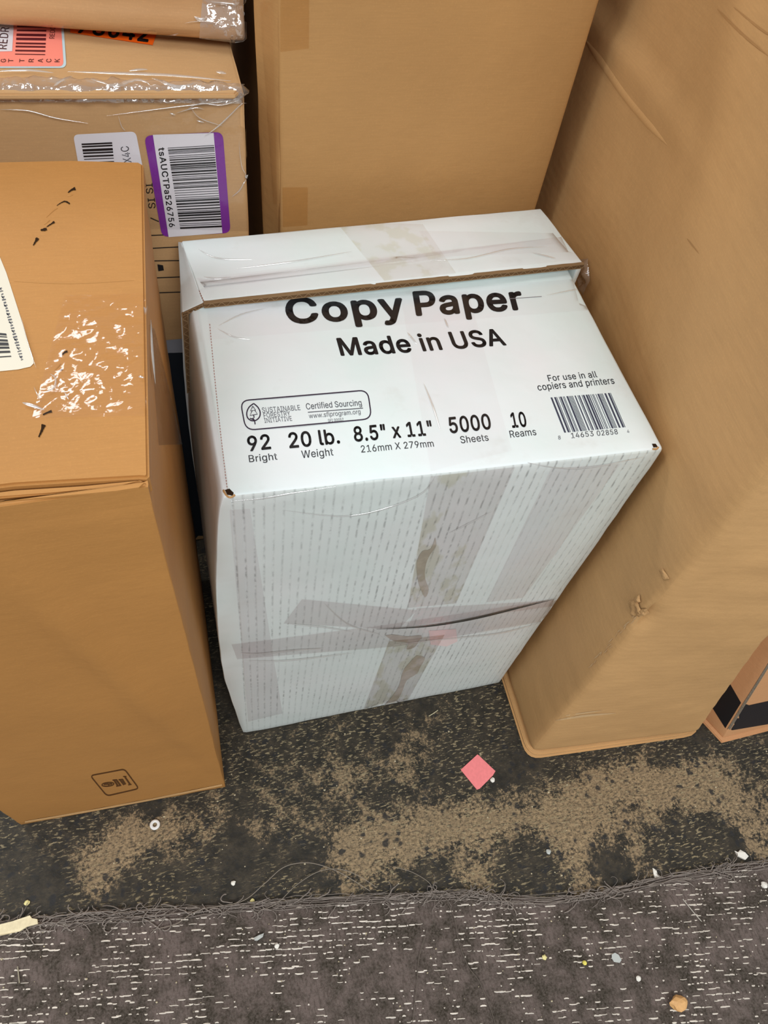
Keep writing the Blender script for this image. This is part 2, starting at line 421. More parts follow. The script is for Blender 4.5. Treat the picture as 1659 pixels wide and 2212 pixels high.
# ---- lettering (glyph outlines in thousandths)
GLYPHS = {}
for ln in '''"321:78,318 70,509 136,509 128,318|193,318 185,509 250,509 243,318
-453:337,244 337,188 114,188 114,244
.188:95,-4 78,-1 63,9 53,24 50,41 53,59 63,73 78,83 95,87 113,83 128,73 138,59 141,41 138,24 128,9 113,-1
0453:227,-7 174,1 130,24 95,62 69,113 53,178 48,254 53,330 69,395 95,447 130,484 174,508 227,516 279,508 323,484 358,447 384,395 400,330 405,254 400,178 384,113 359,62 323,24 279,1|227,50 261,56 290,74 313,103 330,144 340,194 344,254 340,314 330,365 313,405 290,435 261,453 227,460 192,453 163,435 140,405 123,365 113,314 109,254 113,194 123,144 140,103 163,74 192,56
1453:76,0 76,55 391,55 391,0|276,509 276,0 212,0 212,448 209,448 86,358 86,427 198,509
2453:64,0 64,47 234,229 261,257 282,282 299,305 311,327 318,348 320,371 317,397 308,419 293,436 273,449 250,457 224,460 196,457 172,447 153,433 139,413 130,390 127,362 66,362 71,405 86,442 111,473 143,496 182,511 225,516 268,511 306,497 337,474 361,445 376,411 381,372 378,345 371,318 357,290 336,259 306,223 267,180 153,60 153,57 389,57 389,0
3453:218,-7 173,-3 133,10 98,30 70,57 52,91 44,132 109,132 115,107 126,87 144,71 165,59 191,52 219,50 248,53 275,61 297,74 315,93 325,116 329,145 326,172 316,196 299,217 275,234 242,244 201,248 157,248 157,299 288,448 288,452 70,452 70,509 372,509 372,461 211,278 211,289 264,288 308,276 344,253 371,222 387,186 393,145 387,103 370,66 344,36 309,12 266,-2
4453:40,105 40,158 247,509 311,509 109,166 109,163 413,163 413,105|282,0 282,121 282,146 282,318 343,318 343,0
5453:221,-7 178,-2 140,11 108,32 83,60 66,93 60,130 122,130 127,108 138,89 154,73 173,60 196,52 221,50 250,53 276,64 298,82 314,104 324,131 328,162 324,193 314,221 297,244 275,262 248,273 218,277 192,275 167,268 145,258 128,246 67,253 96,509 366,509 366,452 151,452 134,301 136,301 155,315 178,325 203,331 229,334 263,330 294,321 321,306 345,285 364,260 379,231 388,199 391,163 385,117 369,76 343,41 309,15 268,-1
6453:226,-7 182,-1 142,15 109,40 84,74 69,115 64,162 68,199 80,239 102,285 137,340 252,509 322,509 151,261 145,261 154,275 165,288 179,299 196,307 214,312 235,314 278,309 316,295 346,271 370,240 384,201 389,157 384,112 368,73 343,39 310,14 271,-2|226,48 254,52 279,63 299,79 314,101 324,128 327,157 324,187 314,213 299,235 279,251 254,262 226,265 198,262 174,252 153,235 138,214 128,188 125,158 128,128 138,102 153,79 174,63 198,52
7453:97,0 323,448 323,452 62,452 62,509 391,509 391,449 165,0
8453:226,-7 178,-2 136,11 101,33 74,62 57,96 52,135 55,166 65,195 81,220 101,241 125,256 153,265 153,267 119,282 93,308 76,342 70,380 75,417 90,450 114,477 146,498 184,511 226,516 269,511 306,498 337,477 361,450 377,417 382,380 376,342 359,308 333,282 300,267 300,265 327,256 351,241 372,220 387,195 397,166 401,135 395,96 378,62 352,33 317,11 275,-2|226,49 258,52 285,60 307,74 323,91 333,113 337,139 333,165 322,189 305,208 283,223 256,232 226,235 196,232 169,223 147,208 130,189 119,165 115,139 119,113 129,91 145,74 167,60 195,52|226,290 252,292 274,300 293,313 307,330 316,351 319,376 316,399 308,420 294,437 275,449 252,457 226,460 200,457 177,449 159,437 145,420 136,399 133,376 136,351 145,330 159,313 178,300 201,292
9453:226,516 271,510 310,494 343,468 368,434 384,393 389,347 385,309 373,270 350,224 315,168 200,0 130,0 301,248 307,248 299,234 287,221 273,210 257,202 238,196 218,195 175,199 137,214 106,237 83,269 68,307 64,352 69,397 85,436 110,469 143,494 182,510|226,460 199,457 174,446 154,429 138,407 129,381 125,352 129,322 138,295 154,274 174,257 199,247 226,243 254,247 279,257 299,273 314,295 324,321 327,350 324,381 314,407 299,429 279,446 254,457
A480:16,0 201,509 276,509 463,0 395,0 287,302 276,334 264,372 250,420 232,478 245,478 228,419 213,371 201,333 191,302 85,0|110,142 110,199 370,199 370,142
B456:60,0 60,509 241,509 289,504 329,491 359,469 381,442 394,410 398,374 395,344 387,320 373,301 356,286 336,275 315,267 315,262 339,257 363,245 385,227 402,203 414,173 418,136 413,100 400,67 377,39 344,18 301,4 247,0|125,57 245,57 296,63 330,80 349,105 355,137 352,161 342,184 327,203 306,218 279,228 248,231 125,231|125,285 238,285 265,288 288,296 308,309 323,326 333,348 336,372 330,403 313,429 283,446 240,452 125,452
C510:267,-7 205,1 150,25 104,63 70,115 48,179 40,254 48,329 70,393 104,445 150,484 205,508 267,516 305,513 340,504 373,490 402,471 427,447 448,418 463,385 473,348 408,348 401,373 389,395 375,413 357,428 337,440 315,449 292,454 267,456 223,450 184,432 150,403 125,364 109,314 103,254 109,194 125,145 151,105 184,76 223,59 267,53 292,55 315,60 337,69 357,81 375,96 389,114 401,136 408,160 473,160 463,124 448,91 428,62 402,38 373,19 341,5 305,-4
D502:219,0 96,0 96,57 215,57 272,63 318,81 354,110 379,149 394,198 399,255 394,312 379,361 354,399 320,428 275,446 221,452 93,452 93,509 225,509 294,501 353,478 399,441 433,391 455,329 462,255 455,181 433,119 398,68 351,31 291,8|125,509 125,0 60,0 60,509
E419:60,0 60,509 372,509 372,452 125,452 125,286 355,286 355,229 125,229 125,57 375,57 375,0
F410:60,0 60,509 369,509 369,452 125,452 125,278 346,278 346,221 125,221 125,0
G520:269,-7 205,1 149,25 104,64 69,116 47,179 40,254 47,329 69,393 103,445 149,484 203,508 265,516 304,513 340,504 374,489 403,469 429,445 449,416 465,384 474,349 408,349 399,372 387,393 373,411 356,427 337,439 315,448 291,454 265,456 222,450 183,432 150,404 125,364 109,314 103,254 109,194 125,145 151,105 184,76 224,59 269,53 309,57 345,71 374,93 396,123 410,160 415,202 434,199 283,199 283,256 478,256 478,200 471,141 451,91 419,50 377,19 326,0
H517:60,0 60,509 125,509 125,289 392,289 392,509 457,509 457,0 392,0 392,232 125,232 125,0
I301:31,0 31,57 118,57 118,452 31,452 31,509 269,509 269,452 183,452 183,57 269,57 269,0
J397:185,-7 124,3 75,33 44,81 33,145 33,173 98,173 98,145 104,104 122,74 149,56 185,50 220,56 248,74 266,104 272,145 272,509 336,509 336,145 326,81 294,33 246,3
K466:104,145 104,216 122,239 139,261 157,282 174,303 193,324 212,344 364,509 448,509 231,276 228,276|60,0 60,509 125,509 125,334 124,225 125,193 125,0|372,0 188,259 228,309 449,0
L393:60,0 60,509 125,509 125,57 361,57 361,0
M628:60,0 60,509 152,509 277,187 282,174 287,159 293,141 299,123 305,103 311,84 317,65 322,49 307,49 312,65 318,83 324,102 330,121 336,140 342,158 348,174 352,187 476,509 568,509 568,0 504,0 504,291 504,308 504,327 505,347 505,369 506,391 506,413 507,435 507,457 513,457 505,433 498,409 490,386 482,363 474,341 467,322 461,305 456,291 342,0 286,0 170,291 165,304 159,321 152,340 145,361 137,384 129,408 121,432 112,457 119,457 119,437 120,416 120,394 121,372 121,350 122,328 122,309 122,291 122,0
N524:60,0 60,509 136,509 343,183 352,169 363,151 375,130 388,107 401,82 414,55 405,54 402,81 401,108 400,134 399,157 399,178 399,195 399,509 463,509 463,0 387,0 202,290 190,310 177,331 164,354 148,381 130,413 108,452 119,454 121,417 122,384 123,354 124,328 125,307 125,291 125,0
O533:267,-7 205,1 150,25 105,63 70,115 48,179 40,254 48,329 70,393 105,445 150,484 205,508 267,516 329,508 384,484 429,445 464,393 486,329 493,254 486,179 464,115 429,63 384,25 329,1|267,53 310,59 349,76 383,105 408,144 425,194 430,254 425,314 408,365 383,404 349,433 310,450 267,456 223,450 184,433 151,404 125,364 109,314 103,254 109,194 125,144 151,105 184,76 223,59
P444:60,0 60,509 235,509 289,503 332,487 366,462 390,430 404,391 409,348 404,304 390,265 366,233 332,207 289,191 235,186 109,186 109,242 233,242 269,246 297,256 318,272 333,294 342,319 344,348 342,376 333,402 318,423 297,439 268,449 232,452 125,452 125,0
Q533:245,159 313,159 369,85 384,65 468,-48 401,-48 346,27 331,46|267,-7 205,1 150,25 105,63 70,115 48,179 40,254 48,329 70,393 105,445 150,484 205,508 267,516 329,508 384,484 429,445 464,393 486,329 493,254 486,179 464,115 429,63 384,25 329,1|267,53 310,59 349,76 383,105 408,144 425,194 430,254 425,314 408,365 383,404 349,433 310,450 267,456 223,450 184,433 151,404 125,364 109,314 103,254 109,194 125,144 151,105 184,76 223,59
R449:60,0 60,509 236,509 290,504 333,489 367,465 390,433 405,395 409,352 405,309 390,271 367,240 333,217 289,203 236,198 96,198 96,255 234,255 269,258 298,267 319,281 334,300 342,324 345,352 342,380 334,405 319,425 298,440 269,449 233,452 125,452 125,0|353,0 230,229 303,229 428,0
S447:224,-9 172,-4 128,9 91,31 64,60 46,96 38,137 104,137 110,110 123,88 142,71 166,59 194,52 224,49 257,52 286,60 311,74 329,92 341,114 346,139 342,161 332,179 316,193 296,205 272,214 245,222 184,239 128,260 86,289 60,326 52,372 58,413 75,448 102,476 138,498 180,511 227,516 275,511 316,498 351,476 377,449 394,415 401,378 337,378 326,412 302,437 267,453 225,459 194,456 167,448 145,435 129,418 118,398 115,376 119,352 131,334 148,319 169,308 191,300 212,293 264,279 287,272 312,264 336,252 359,238 379,220 395,198 405,171 408,139 403,99 386,64 360,34 323,11 278,-4
T448:32,452 32,509 417,509 417,452 257,452 257,0 193,0 193,452
U517:259,-8 203,-2 154,15 114,43 85,80 66,124 60,173 60,509 124,509 124,178 128,144 141,113 160,87 187,68 220,56 259,52 298,56 331,68 357,87 377,113 389,144 393,178 393,509 457,509 457,173 451,124 433,80 403,43 363,15 315,-2
V480:204,0 16,509 84,509 192,206 203,176 215,137 230,89 248,31 235,31 252,90 267,138 279,176 290,206 395,509 463,509 278,0
W686:155,0 16,509 82,509 163,196 170,171 175,145 181,120 187,94 192,67 197,40 189,40 194,67 200,94 205,120 211,145 218,171 224,196 306,509 380,509 462,196 468,171 474,145 480,120 486,94 492,67 497,40 488,40 493,67 499,94 504,120 510,145 517,171 523,196 603,509 670,509 530,0 455,0 368,323 359,356 351,391 344,431 336,475 350,475 342,433 335,395 327,359 318,323 230,0
X474:18,0 217,284 217,236 29,509 104,509 178,400 192,379 204,361 214,345 223,329 233,312 243,292 232,292 243,311 252,329 261,345 272,361 284,379 298,400 374,509 446,509 259,239 259,287 456,0 382,0 292,129 279,149 268,165 259,180 250,195 241,212 230,231 244,231 235,213 225,196 216,181 206,166 195,149 182,129 91,0
Y472:203,0 203,208 16,509 91,509 192,344 208,318 222,292 236,264 250,230 224,230 237,265 251,293 265,318 280,344 381,509 455,509 268,208 268,0
Z439:42,0 42,46 273,385 289,408 306,431 323,453 341,476 348,454 317,453 285,452 254,452 223,452 40,452 40,509 397,509 397,462 169,129 152,105 134,81 116,57 97,33 90,54 121,56 152,57 183,57 214,57 399,57 399,0
a389:160,-9 126,-5 94,5 68,22 48,45 35,73 30,108 34,138 43,161 58,179 78,193 100,203 125,211 152,216 178,220 209,224 234,227 252,230 265,235 273,243 276,255 276,257 273,279 267,297 256,311 240,322 220,329 196,331 171,329 149,322 132,313 118,301 107,288 100,274 41,291 57,322 79,346 104,364 133,375 163,382 194,384 215,383 239,379 263,372 286,360 306,343 322,320 333,290 337,251 337,0 277,0 277,52 272,52 264,38 252,25 236,12 215,1 190,-6|170,45 202,49 228,59 248,74 263,93 272,115 276,138 276,190 270,186 259,182 246,179 231,176 216,173 200,171 186,169 175,168 154,164 134,159 117,150 103,139 95,124 92,105 94,87 102,72 114,61 130,52 149,47
b425:229,-8 198,-5 172,4 153,17 138,31 127,46 118,59 112,59 112,0 53,0 53,509 114,509 114,319 118,319 127,331 137,346 152,360 171,373 197,381 229,384 274,378 313,361 345,332 370,293 385,245 390,189 385,133 370,84 346,45 313,16 274,-2|220,47 253,51 279,66 301,88 316,117 325,151 328,189 325,227 316,261 301,290 280,311 253,325 220,330 188,325 161,312 140,291 125,263 116,229 113,189 116,150 125,115 140,86 162,65 188,51
c396:207,-8 159,-2 117,16 82,46 56,85 40,133 34,187 40,243 56,291 82,330 117,360 159,378 207,384 234,383 260,377 284,368 305,356 324,341 340,322 353,301 362,277 303,262 298,276 290,289 281,301 270,311 257,319 242,325 226,329 207,330 173,325 145,310 124,287 108,258 99,224 96,187 99,151 108,117 124,89 145,66 173,51 207,46 226,48 243,52 258,58 271,66 282,76 292,89 299,102 304,117 363,102 354,78 341,56 325,37 306,21 285,9 261,-1 235,-6
d424:195,-8 151,-2 111,16 79,45 55,84 39,133 34,189 39,245 55,293 79,332 112,361 151,378 196,384 228,381 253,373 272,360 287,346 298,331 306,319 311,319 311,509 372,509 372,0 313,0 313,59 307,59 298,46 287,31 272,17 252,4 227,-5|205,47 236,51 263,65 284,86 299,115 309,150 312,189 309,229 300,263 284,291 263,312 237,325 205,330 172,325 145,311 124,290 108,261 99,227 96,189 99,151 109,117 124,88 145,66 172,51
e404:212,-8 161,-2 117,16 82,46 56,85 40,132 34,187 39,242 55,290 81,329 115,359 157,378 205,384 236,382 266,374 294,361 319,341 341,315 357,282 368,242 371,194 371,169 75,169 75,221 338,221 310,202 307,237 298,269 283,294 263,314 237,326 205,330 173,326 146,313 125,294 109,270 99,241 96,211 96,178 100,139 110,106 128,80 151,61 179,50 212,46 234,48 254,53 271,61 285,73 297,88 306,105 365,91 353,63 335,39 311,19 283,4 249,-5
f253:228,379 228,327 6,327 6,379|81,0 81,432 84,461 96,486 113,505 135,519 161,527 187,530 207,529 222,527 234,524 243,521 227,468 222,470 215,472 206,473 195,474 171,470 154,460 145,443 142,419 142,0
g426:207,-151 168,-148 134,-140 105,-127 82,-110 64,-91 51,-69 101,-41 110,-53 122,-66 136,-78 154,-88 178,-95 207,-97 249,-92 282,-75 304,-47 311,-6 311,68 306,68 298,56 287,41 272,28 252,16 227,8 195,5 152,10 113,27 80,53 55,90 39,136 34,191 39,246 55,293 80,332 112,361 152,378 196,384 228,382 253,373 273,360 288,346 299,331 308,319 313,319 313,379 372,379 372,-9 367,-54 350,-90 324,-117 291,-136 251,-147|205,59 237,63 264,75 285,95 300,121 309,154 312,193 309,231 300,264 285,291 264,312 237,325 205,330 172,325 145,312 124,290 109,262 99,229 96,193 99,155 109,123 124,96 145,76 172,63
h410:114,227 114,0 53,0 53,509 114,509 114,287 102,287 124,332 152,362 187,379 227,384 264,380 295,369 321,349 341,321 353,285 357,240 357,0 296,0 296,235 290,275 273,304 246,323 210,329 184,326 161,317 141,303 126,283 117,257
i167:53,0 53,379 114,379 114,0|84,443 67,446 54,455 44,468 41,483 44,499 54,512 67,521 84,524 100,521 114,512 123,499 126,483 123,468 114,455 100,446
j167:53,379 114,379 114,-30 111,-63 102,-90 86,-113 65,-129 37,-139 4,-143 -10,-143 -10,-87 2,-87 25,-83 40,-72 50,-54 53,-29|83,443 67,446 53,455 44,468 41,483 44,499 53,512 67,521 83,524 100,521 114,512 123,499 126,483 123,468 114,455 100,446
k381:110,137 110,212 121,212 284,379 360,379 184,199 177,199|53,0 53,509 114,509 114,0|294,0 148,186 191,229 372,0
l189:139,-2 101,3 74,20 58,47 53,84 53,509 114,509 114,99 115,77 120,62 130,54 146,52 154,52 160,53 165,53 170,54 181,3 172,1 162,-1 151,-2
m610:53,0 53,379 112,379 112,295 108,295 118,323 132,346 151,363 172,376 195,384 219,386 257,380 287,361 309,331 321,295 312,295 322,321 337,343 357,361 381,375 407,383 437,386 468,383 497,372 522,354 541,328 553,296 557,255 557,0 496,0 496,254 490,289 473,313 447,326 419,330 395,328 374,320 358,307 345,290 338,270 335,247 335,0 274,0 274,260 269,288 253,311 229,326 199,330 178,328 158,320 140,307 126,289 117,266 114,238 114,0
n410:114,227 114,0 53,0 53,379 112,379 112,287 102,287 124,332 152,362 187,379 227,384 264,380 295,369 321,349 341,321 353,285 357,240 357,0 296,0 296,235 290,275 273,304 246,323 210,329 184,326 161,317 141,303 126,283 117,257
o415:207,-8 159,-2 117,16 82,46 56,85 40,133 34,187 40,243 56,291 82,330 117,360 159,378 207,384 256,378 299,360 333,330 359,291 376,243 381,187 376,133 359,85 333,46 299,16 256,-2|207,46 242,51 270,66 292,89 307,117 316,151 319,187 316,224 307,258 292,287 270,310 242,325 207,330 173,325 145,310 124,287 108,258 99,224 96,187 99,151 108,117 124,89 145,66 173,51
p425:53,-143 53,379 112,379 112,319 118,319 126,331 137,346 152,360 171,373 197,381 229,384 274,378 313,361 345,332 370,293 385,245 390,189 385,133 370,84 346,45 313,16 274,-2 229,-8 198,-5 173,4 153,17 138,31 127,46 118,59 114,59 114,-143|220,47 253,51 279,66 301,88 316,117 325,151 328,189 325,227 316,261 301,290 280,311 253,325 220,330 188,325 161,312 140,291 125,263 116,229 113,189 116,150 125,115 140,86 162,65 188,51
q424:372,-143 311,-143 311,59 306,59 298,46 287,31 272,17 252,4 227,-5 195,-8 151,-2 111,16 79,45 55,84 39,133 34,189 39,245 55,293 79,332 112,361 151,378 196,384 228,381 253,373 272,360 287,346 298,331 307,319 313,319 313,379 372,379|205,47 236,51 263,65 284,86 299,115 309,150 312,189 309,229 300,263 284,291 263,312 237,325 205,330 172,325 145,311 124,290 108,261 99,227 96,189 99,151 109,117 124,88 145,66 172,51
r260:53,0 53,379 112,379 112,321 115,321 130,347 152,367 181,380 213,385 221,385 229,384 237,384 243,384 243,322 239,323 230,324 219,325 207,326 182,323 159,315 140,301 126,284 117,262 114,237 114,0
s365:182,-8 145,-5 112,3 84,18 62,38 45,63 36,94 94,107 105,79 124,60 150,49 181,45 217,50 244,62 262,81 268,103 265,121 254,136 237,147 212,155 149,170 104,186 72,208 53,237 47,274 51,305 65,332 87,354 115,370 149,381 187,384 223,381 254,372 279,358 299,339 314,316 324,290 268,277 258,298 243,316 219,328 187,333 156,329 131,317 114,299 109,277 112,258 124,243 144,232 172,223 229,209 275,194 306,171 325,142 331,107 326,75 312,47 290,24 260,6 223,-5
t227:204,379 204,327 6,327 6,379|65,471 126,471 126,98 128,76 136,61 150,53 170,50 177,50 185,51 194,52 202,54 213,2 203,-1 192,-3 180,-4 168,-4 125,2 92,21 72,52 65,93
u410:182,-5 146,-1 115,11 89,31 69,59 57,95 53,139 53,379 114,379 114,144 119,105 137,75 164,56 200,50 226,53 249,62 268,77 283,97 293,122 296,153 296,379 357,379 357,0 298,0 298,92 307,92 286,47 257,17 222,0
v390:163,0 17,379 84,379 165,155 177,121 187,87 196,53 206,21 184,21 194,53 203,87 213,121 224,155 305,379 371,379 226,0
w567:138,0 23,379 87,379 133,214 143,177 154,137 165,91 175,41 165,41 175,90 186,135 196,176 206,214 252,379 316,379 362,214 371,176 382,136 392,91 402,41 391,41 402,90 413,135 423,176 434,214 480,379 545,379 429,0 368,0 319,172 312,198 305,225 297,252 291,280 284,309 277,338 291,338 284,309 277,280 270,252 263,225 255,198 248,172 199,0
x378:21,0 171,218 171,171 29,379 100,379 147,306 164,279 179,253 193,229 207,206 175,206 190,229 202,253 216,279 233,306 282,379 352,379 209,169 209,214 358,0 287,0 231,85 214,112 200,136 187,159 173,182 205,182 191,159 178,136 165,112 148,85 91,0
y390:47,-139 61,-86 71,-87 88,-90 104,-89 118,-84 130,-74 141,-58 151,-36 163,-1 17,379 84,379 165,155 177,121 187,87 196,53 206,21 184,21 193,53 202,87 212,121 224,155 305,379 371,379 204,-58 191,-85 177,-107 159,-124 139,-136 117,-143 91,-145 77,-145 65,-143 54,-141
z380:42,0 42,46 254,320 254,323 48,323 48,379 333,379 333,331 126,60 126,56 339,56 339,0'''.split('\n'):
    hd, body = ln[1:].split(':', 1)
    GLYPHS[ln[0]] = (int(hd), [[tuple(map(int, p.split(','))) for p in lp.split(' ')] for lp in body.split('|')])


def inside(pt, l):
    c = False
    for i in range(len(l)):
        (x1, y1), (x2, y2) = l[i - 1], l[i]
        if (y1 > pt[1]) != (y2 > pt[1]) and pt[0] < (x2 - x1) * (pt[1] - y1) / (y2 - y1) + x1: c = not c
    return c


_gc = {}


def glyph(ch):
    if ch not in _gc:
        adv, loops = GLYPHS[ch]
        vv = [Vector((p[0], p[1], 0)) for l in loops for p in l]
        cons, k = [], 0
        for l in loops:
            cons += [(k + i, k + (i + 1) % len(l)) for i in range(len(l))]; k += len(l)
        V2, _, F2, _, _, _ = delaunay_2d_cdt([v.xy for v in vv], cons, [], 0, 1e-5)
        vv = [Vector((v.x, v.y, 0)) for v in V2]
        tr = []
        for f in F2:
            c_ = sum((vv[i] for i in f), Vector()) / len(f)
            if sum(inside((c_.x, c_.y), l) for l in loops) % 2: tr.append(list(f))
        _gc[ch] = (adv, vv, tr)
    return _gc[ch]


def text(acc, surf, s, p0, p1, ph, bold=0, off=0.00025, gap=0):
    """line of lettering: baseline from p0 to p1, ph marks the cap height above p0"""
    P0, N = surf.px(*p0); P1, _ = surf.px(*p1); PH, _ = surf.px(*ph)
    if P0 is None or P1 is None or PH is None: return
    adv = 0
    lay = []
    for ch in s:
        if ch == ' ':
            adv += 200 + gap; continue
        a, vv, tr = glyph(ch)
        lay.append((adv, vv, tr)); adv += a + gap + (bold * 1.2 if bold else 0)
    ex = (P1 - P0) / max(adv - 40 - gap, 1)
    ey = (PH - P0) / 509.0
    N = ex.cross(ey).normalized()
    if N.dot(CAM_LOC - P0) < 0: N = -N
    # heavier strokes: the outline is laid down several times, slightly shifted
    sh_ = [(0, 0)] if not bold else ([(-bold, 0), (bold, 0), (0, bold), (0, -bold)] if bold >= 6 else [(-bold, 0), (bold, 0)])
    if bold >= 12: sh_ += [(bold * .7, bold * .7), (-bold * .7, bold * .7), (bold * .7, -bold * .7), (-bold * .7, -bold * .7)]
    for x0, vv, tr in lay:
        for dx_, dy_ in sh_:
            vs = [surf.drop(P0 + ex * (x0 + v.x - 40 + dx_) + ey * (v.y + dy_), N, off) for v in vv]
            fs = []
            for t in tr:
                nn = (vs[t[1]] - vs[t[0]]).cross(vs[t[2]] - vs[t[0]])
                fs.append(t if nn.dot(N) > 0 else t[::-1])
            acc.add(vs, fs)


def bars(acc, surf, q, widths, off, vertical=True):
    """bar code in quad q (TL, TR, BR, BL); widths alternate bar, space"""
    q = [Vector(p) for p in q]
    tot = sum(widths); x = 0
    for i, w_ in enumerate(widths):
        if i % 2 == 0:
            a, b = x / tot, (x + w_) / tot
            if vertical:
                c = [q[0].lerp(q[1], a), q[0].lerp(q[1], b), q[3].lerp(q[2], b), q[3].lerp(q[2], a)]
            else:
                c = [q[0].lerp(q[3], a), q[1].lerp(q[2], a), q[1].lerp(q[2], b), q[0].lerp(q[3], b)]
            poly(acc, surf, [(p.x, p.y) for p in c], off)
        x += w_


# ------------------------------------------------------------------ materials
class NT:
    def __init__(self, name):
        self.m = bpy.data.materials.new(name); self.m.use_nodes = True
        self.t = self.m.node_tree; self.t.nodes.clear()

    def n(self, typ, **kw):
        nd = self.t.nodes.new(typ)
        for k, v in kw.items():
            if k.startswith('i_'):
                key = k[2:]
                key = int(key) if key.isdigit() else key.replace('_', ' ')
                nd.inputs[key].default_value = v
            else: setattr(nd, k, v)
        return nd

    def l(self, a, b): self.t.links.new(a, b)

    def mix(self, fac, a, b, mode='MIX'):
        nd = self.n('ShaderNodeMix', data_type='RGBA', blend_type=mode)
        for s, v in ((0, fac), (6, a), (7, b)):
            if hasattr(v, 'is_linked') or hasattr(v, 'links'): self.l(v, nd.inputs[s])
            else: nd.inputs[s].default_value = v
        return nd.outputs[2]

    def math(self, op, a, b=None, clamp=False):
        nd = self.n('ShaderNodeMath', operation=op, use_clamp=clamp)
        for s, v in ((0, a), (1, b)):
            if v is None: continue
            if hasattr(v, 'links'): self.l(v, nd.inputs[s])
            else: nd.inputs[s].default_value = v
        return nd.outputs[0]

    def noise(self, vec, scale, detail=3, rough=.55, vscale=None, rot=None):
        if vscale or rot:
            mp = self.n('ShaderNodeMapping')
            if vscale: mp.inputs['Scale'].default_value = vscale
            if rot: mp.inputs['Rotation'].default_value = rot
            self.l(vec, mp.inputs[0]); vec = mp.outputs[0]
        nd = self.n('ShaderNodeTexNoise'); nd.inputs['Scale'].default_value = scale
        nd.inputs['Detail'].default_value = detail; nd.inputs['Roughness'].default_value = rough
        self.l(vec, nd.inputs['Vector'])
        return nd.outputs[0]

    def ramp(self, f, lo, hi, a=0.0, b=1.0):
        nd = self.n('ShaderNodeMapRange', clamp=True)
        nd.inputs[1].default_value = lo; nd.inputs[2].default_value = hi
        nd.inputs[3].default_value = a; nd.inputs[4].default_value = b
        self.l(f, nd.inputs[0]); return nd.outputs[0]

    def out(self, sh):
        o = self.n('ShaderNodeOutputMaterial'); self.l(sh, o.inputs[0]); return self.m

    def bump(self, h, strength, dist):
        nd = self.n('ShaderNodeBump', i_Strength=strength, i_Distance=dist)
        self.l(h, nd.inputs['Height']); return nd.outputs[0]


def board(name, rgb, var=.10, flute=0.03, flute_axis='u', rough=.62, spec=.25, blotch=None):
    """kraft board: fibres, soft blotches, faint flutes"""
    t = NT(name)
    uv = t.n('ShaderNodeUVMap').outputs[0]
    base = srgb(*rgb)
    dark = tuple(c * (1 - var * 2.2) for c in base[:3]) + (1,)
    lite = (min(1, base[0] * (1 + var)), min(1, base[1] * (1 + var)), min(1, base[2] * (1 + var * .8)), 1)
    big = t.ramp(t.noise(uv, 7, 4), .3, .7)
    c = t.mix(big, dark, lite)
    c = t.mix(.55, base, c)
    fib = t.noise(uv, 1.0, 4, .6, (60, 900, 1) if flute_axis == 'u' else (900, 60, 1))
    c = t.mix(t.ramp(fib, .35, .65, 0, .22), c, tuple(x * .72 for x in base[:3]) + (1,))
    fine = t.noise(uv, 700, 2)
    c = t.mix(t.ramp(fine, .55, .75, 0, .25), c, tuple(min(1, x * 1.25) for x in base[:3]) + (1,))
    if blotch:
        c = t.mix(t.ramp(t.noise(uv, 18, 3), .56, .66, 0, .5), c, srgb(*blotch))
    wv = t.n('ShaderNodeTexWave', bands_direction='Y' if flute_axis == 'u' else 'X')
    wv.inputs['Scale'].default_value = 38; wv.inputs['Distortion'].default_value = .6; wv.inputs['Detail'].default_value = 1
    t.l(uv, wv.inputs[0])
    h = t.math('ADD', t.math('MULTIPLY', wv.outputs[1], flute), t.math('MULTIPLY', t.noise(uv, 160, 3), .5))
    h = t.math('ADD', h, t.math('MULTIPLY', t.noise(uv, 22, 3), 2.0))
    b = t.n('ShaderNodeBsdfPrincipled')
    b.inputs['Roughness'].default_value = rough; b.inputs['Specular IOR Level'].default_value = spec
    t.l(c, b.inputs['Base Color']); t.l(t.bump(h, .45, .0009), b.inputs['Normal'])
    return t.out(b.outputs[0])


def plain(name, rgb, rough=.5, spec=.3, bump=0.0, bscale=200, metal=0.0, var=0.0):
    t = NT(name)
    b = t.n('ShaderNodeBsdfPrincipled')
    b.inputs['Roughness'].default_value = rough; b.inputs['Specular IOR Level'].default_value = spec
    b.inputs['Metallic'].default_value = metal
    co = t.n('ShaderNodeTexCoord').outputs['Object']
    col = srgb(*rgb)
    if var:
        nz = t.noise(co, bscale, 3)
        t.l(t.mix(t.ramp(nz, .3, .7), tuple(c * (1 - var) for c in col[:3]) + (1,), tuple(min(1, c * (1 + var)) for c in col[:3]) + (1,)), b.inputs['Base Color'])
    else: b.inputs['Base Color'].default_value = col
    if bump: t.l(t.bump(t.noise(co, bscale, 3), bump, .001), b.inputs['Normal'])
    return t.out(b.outputs[0])


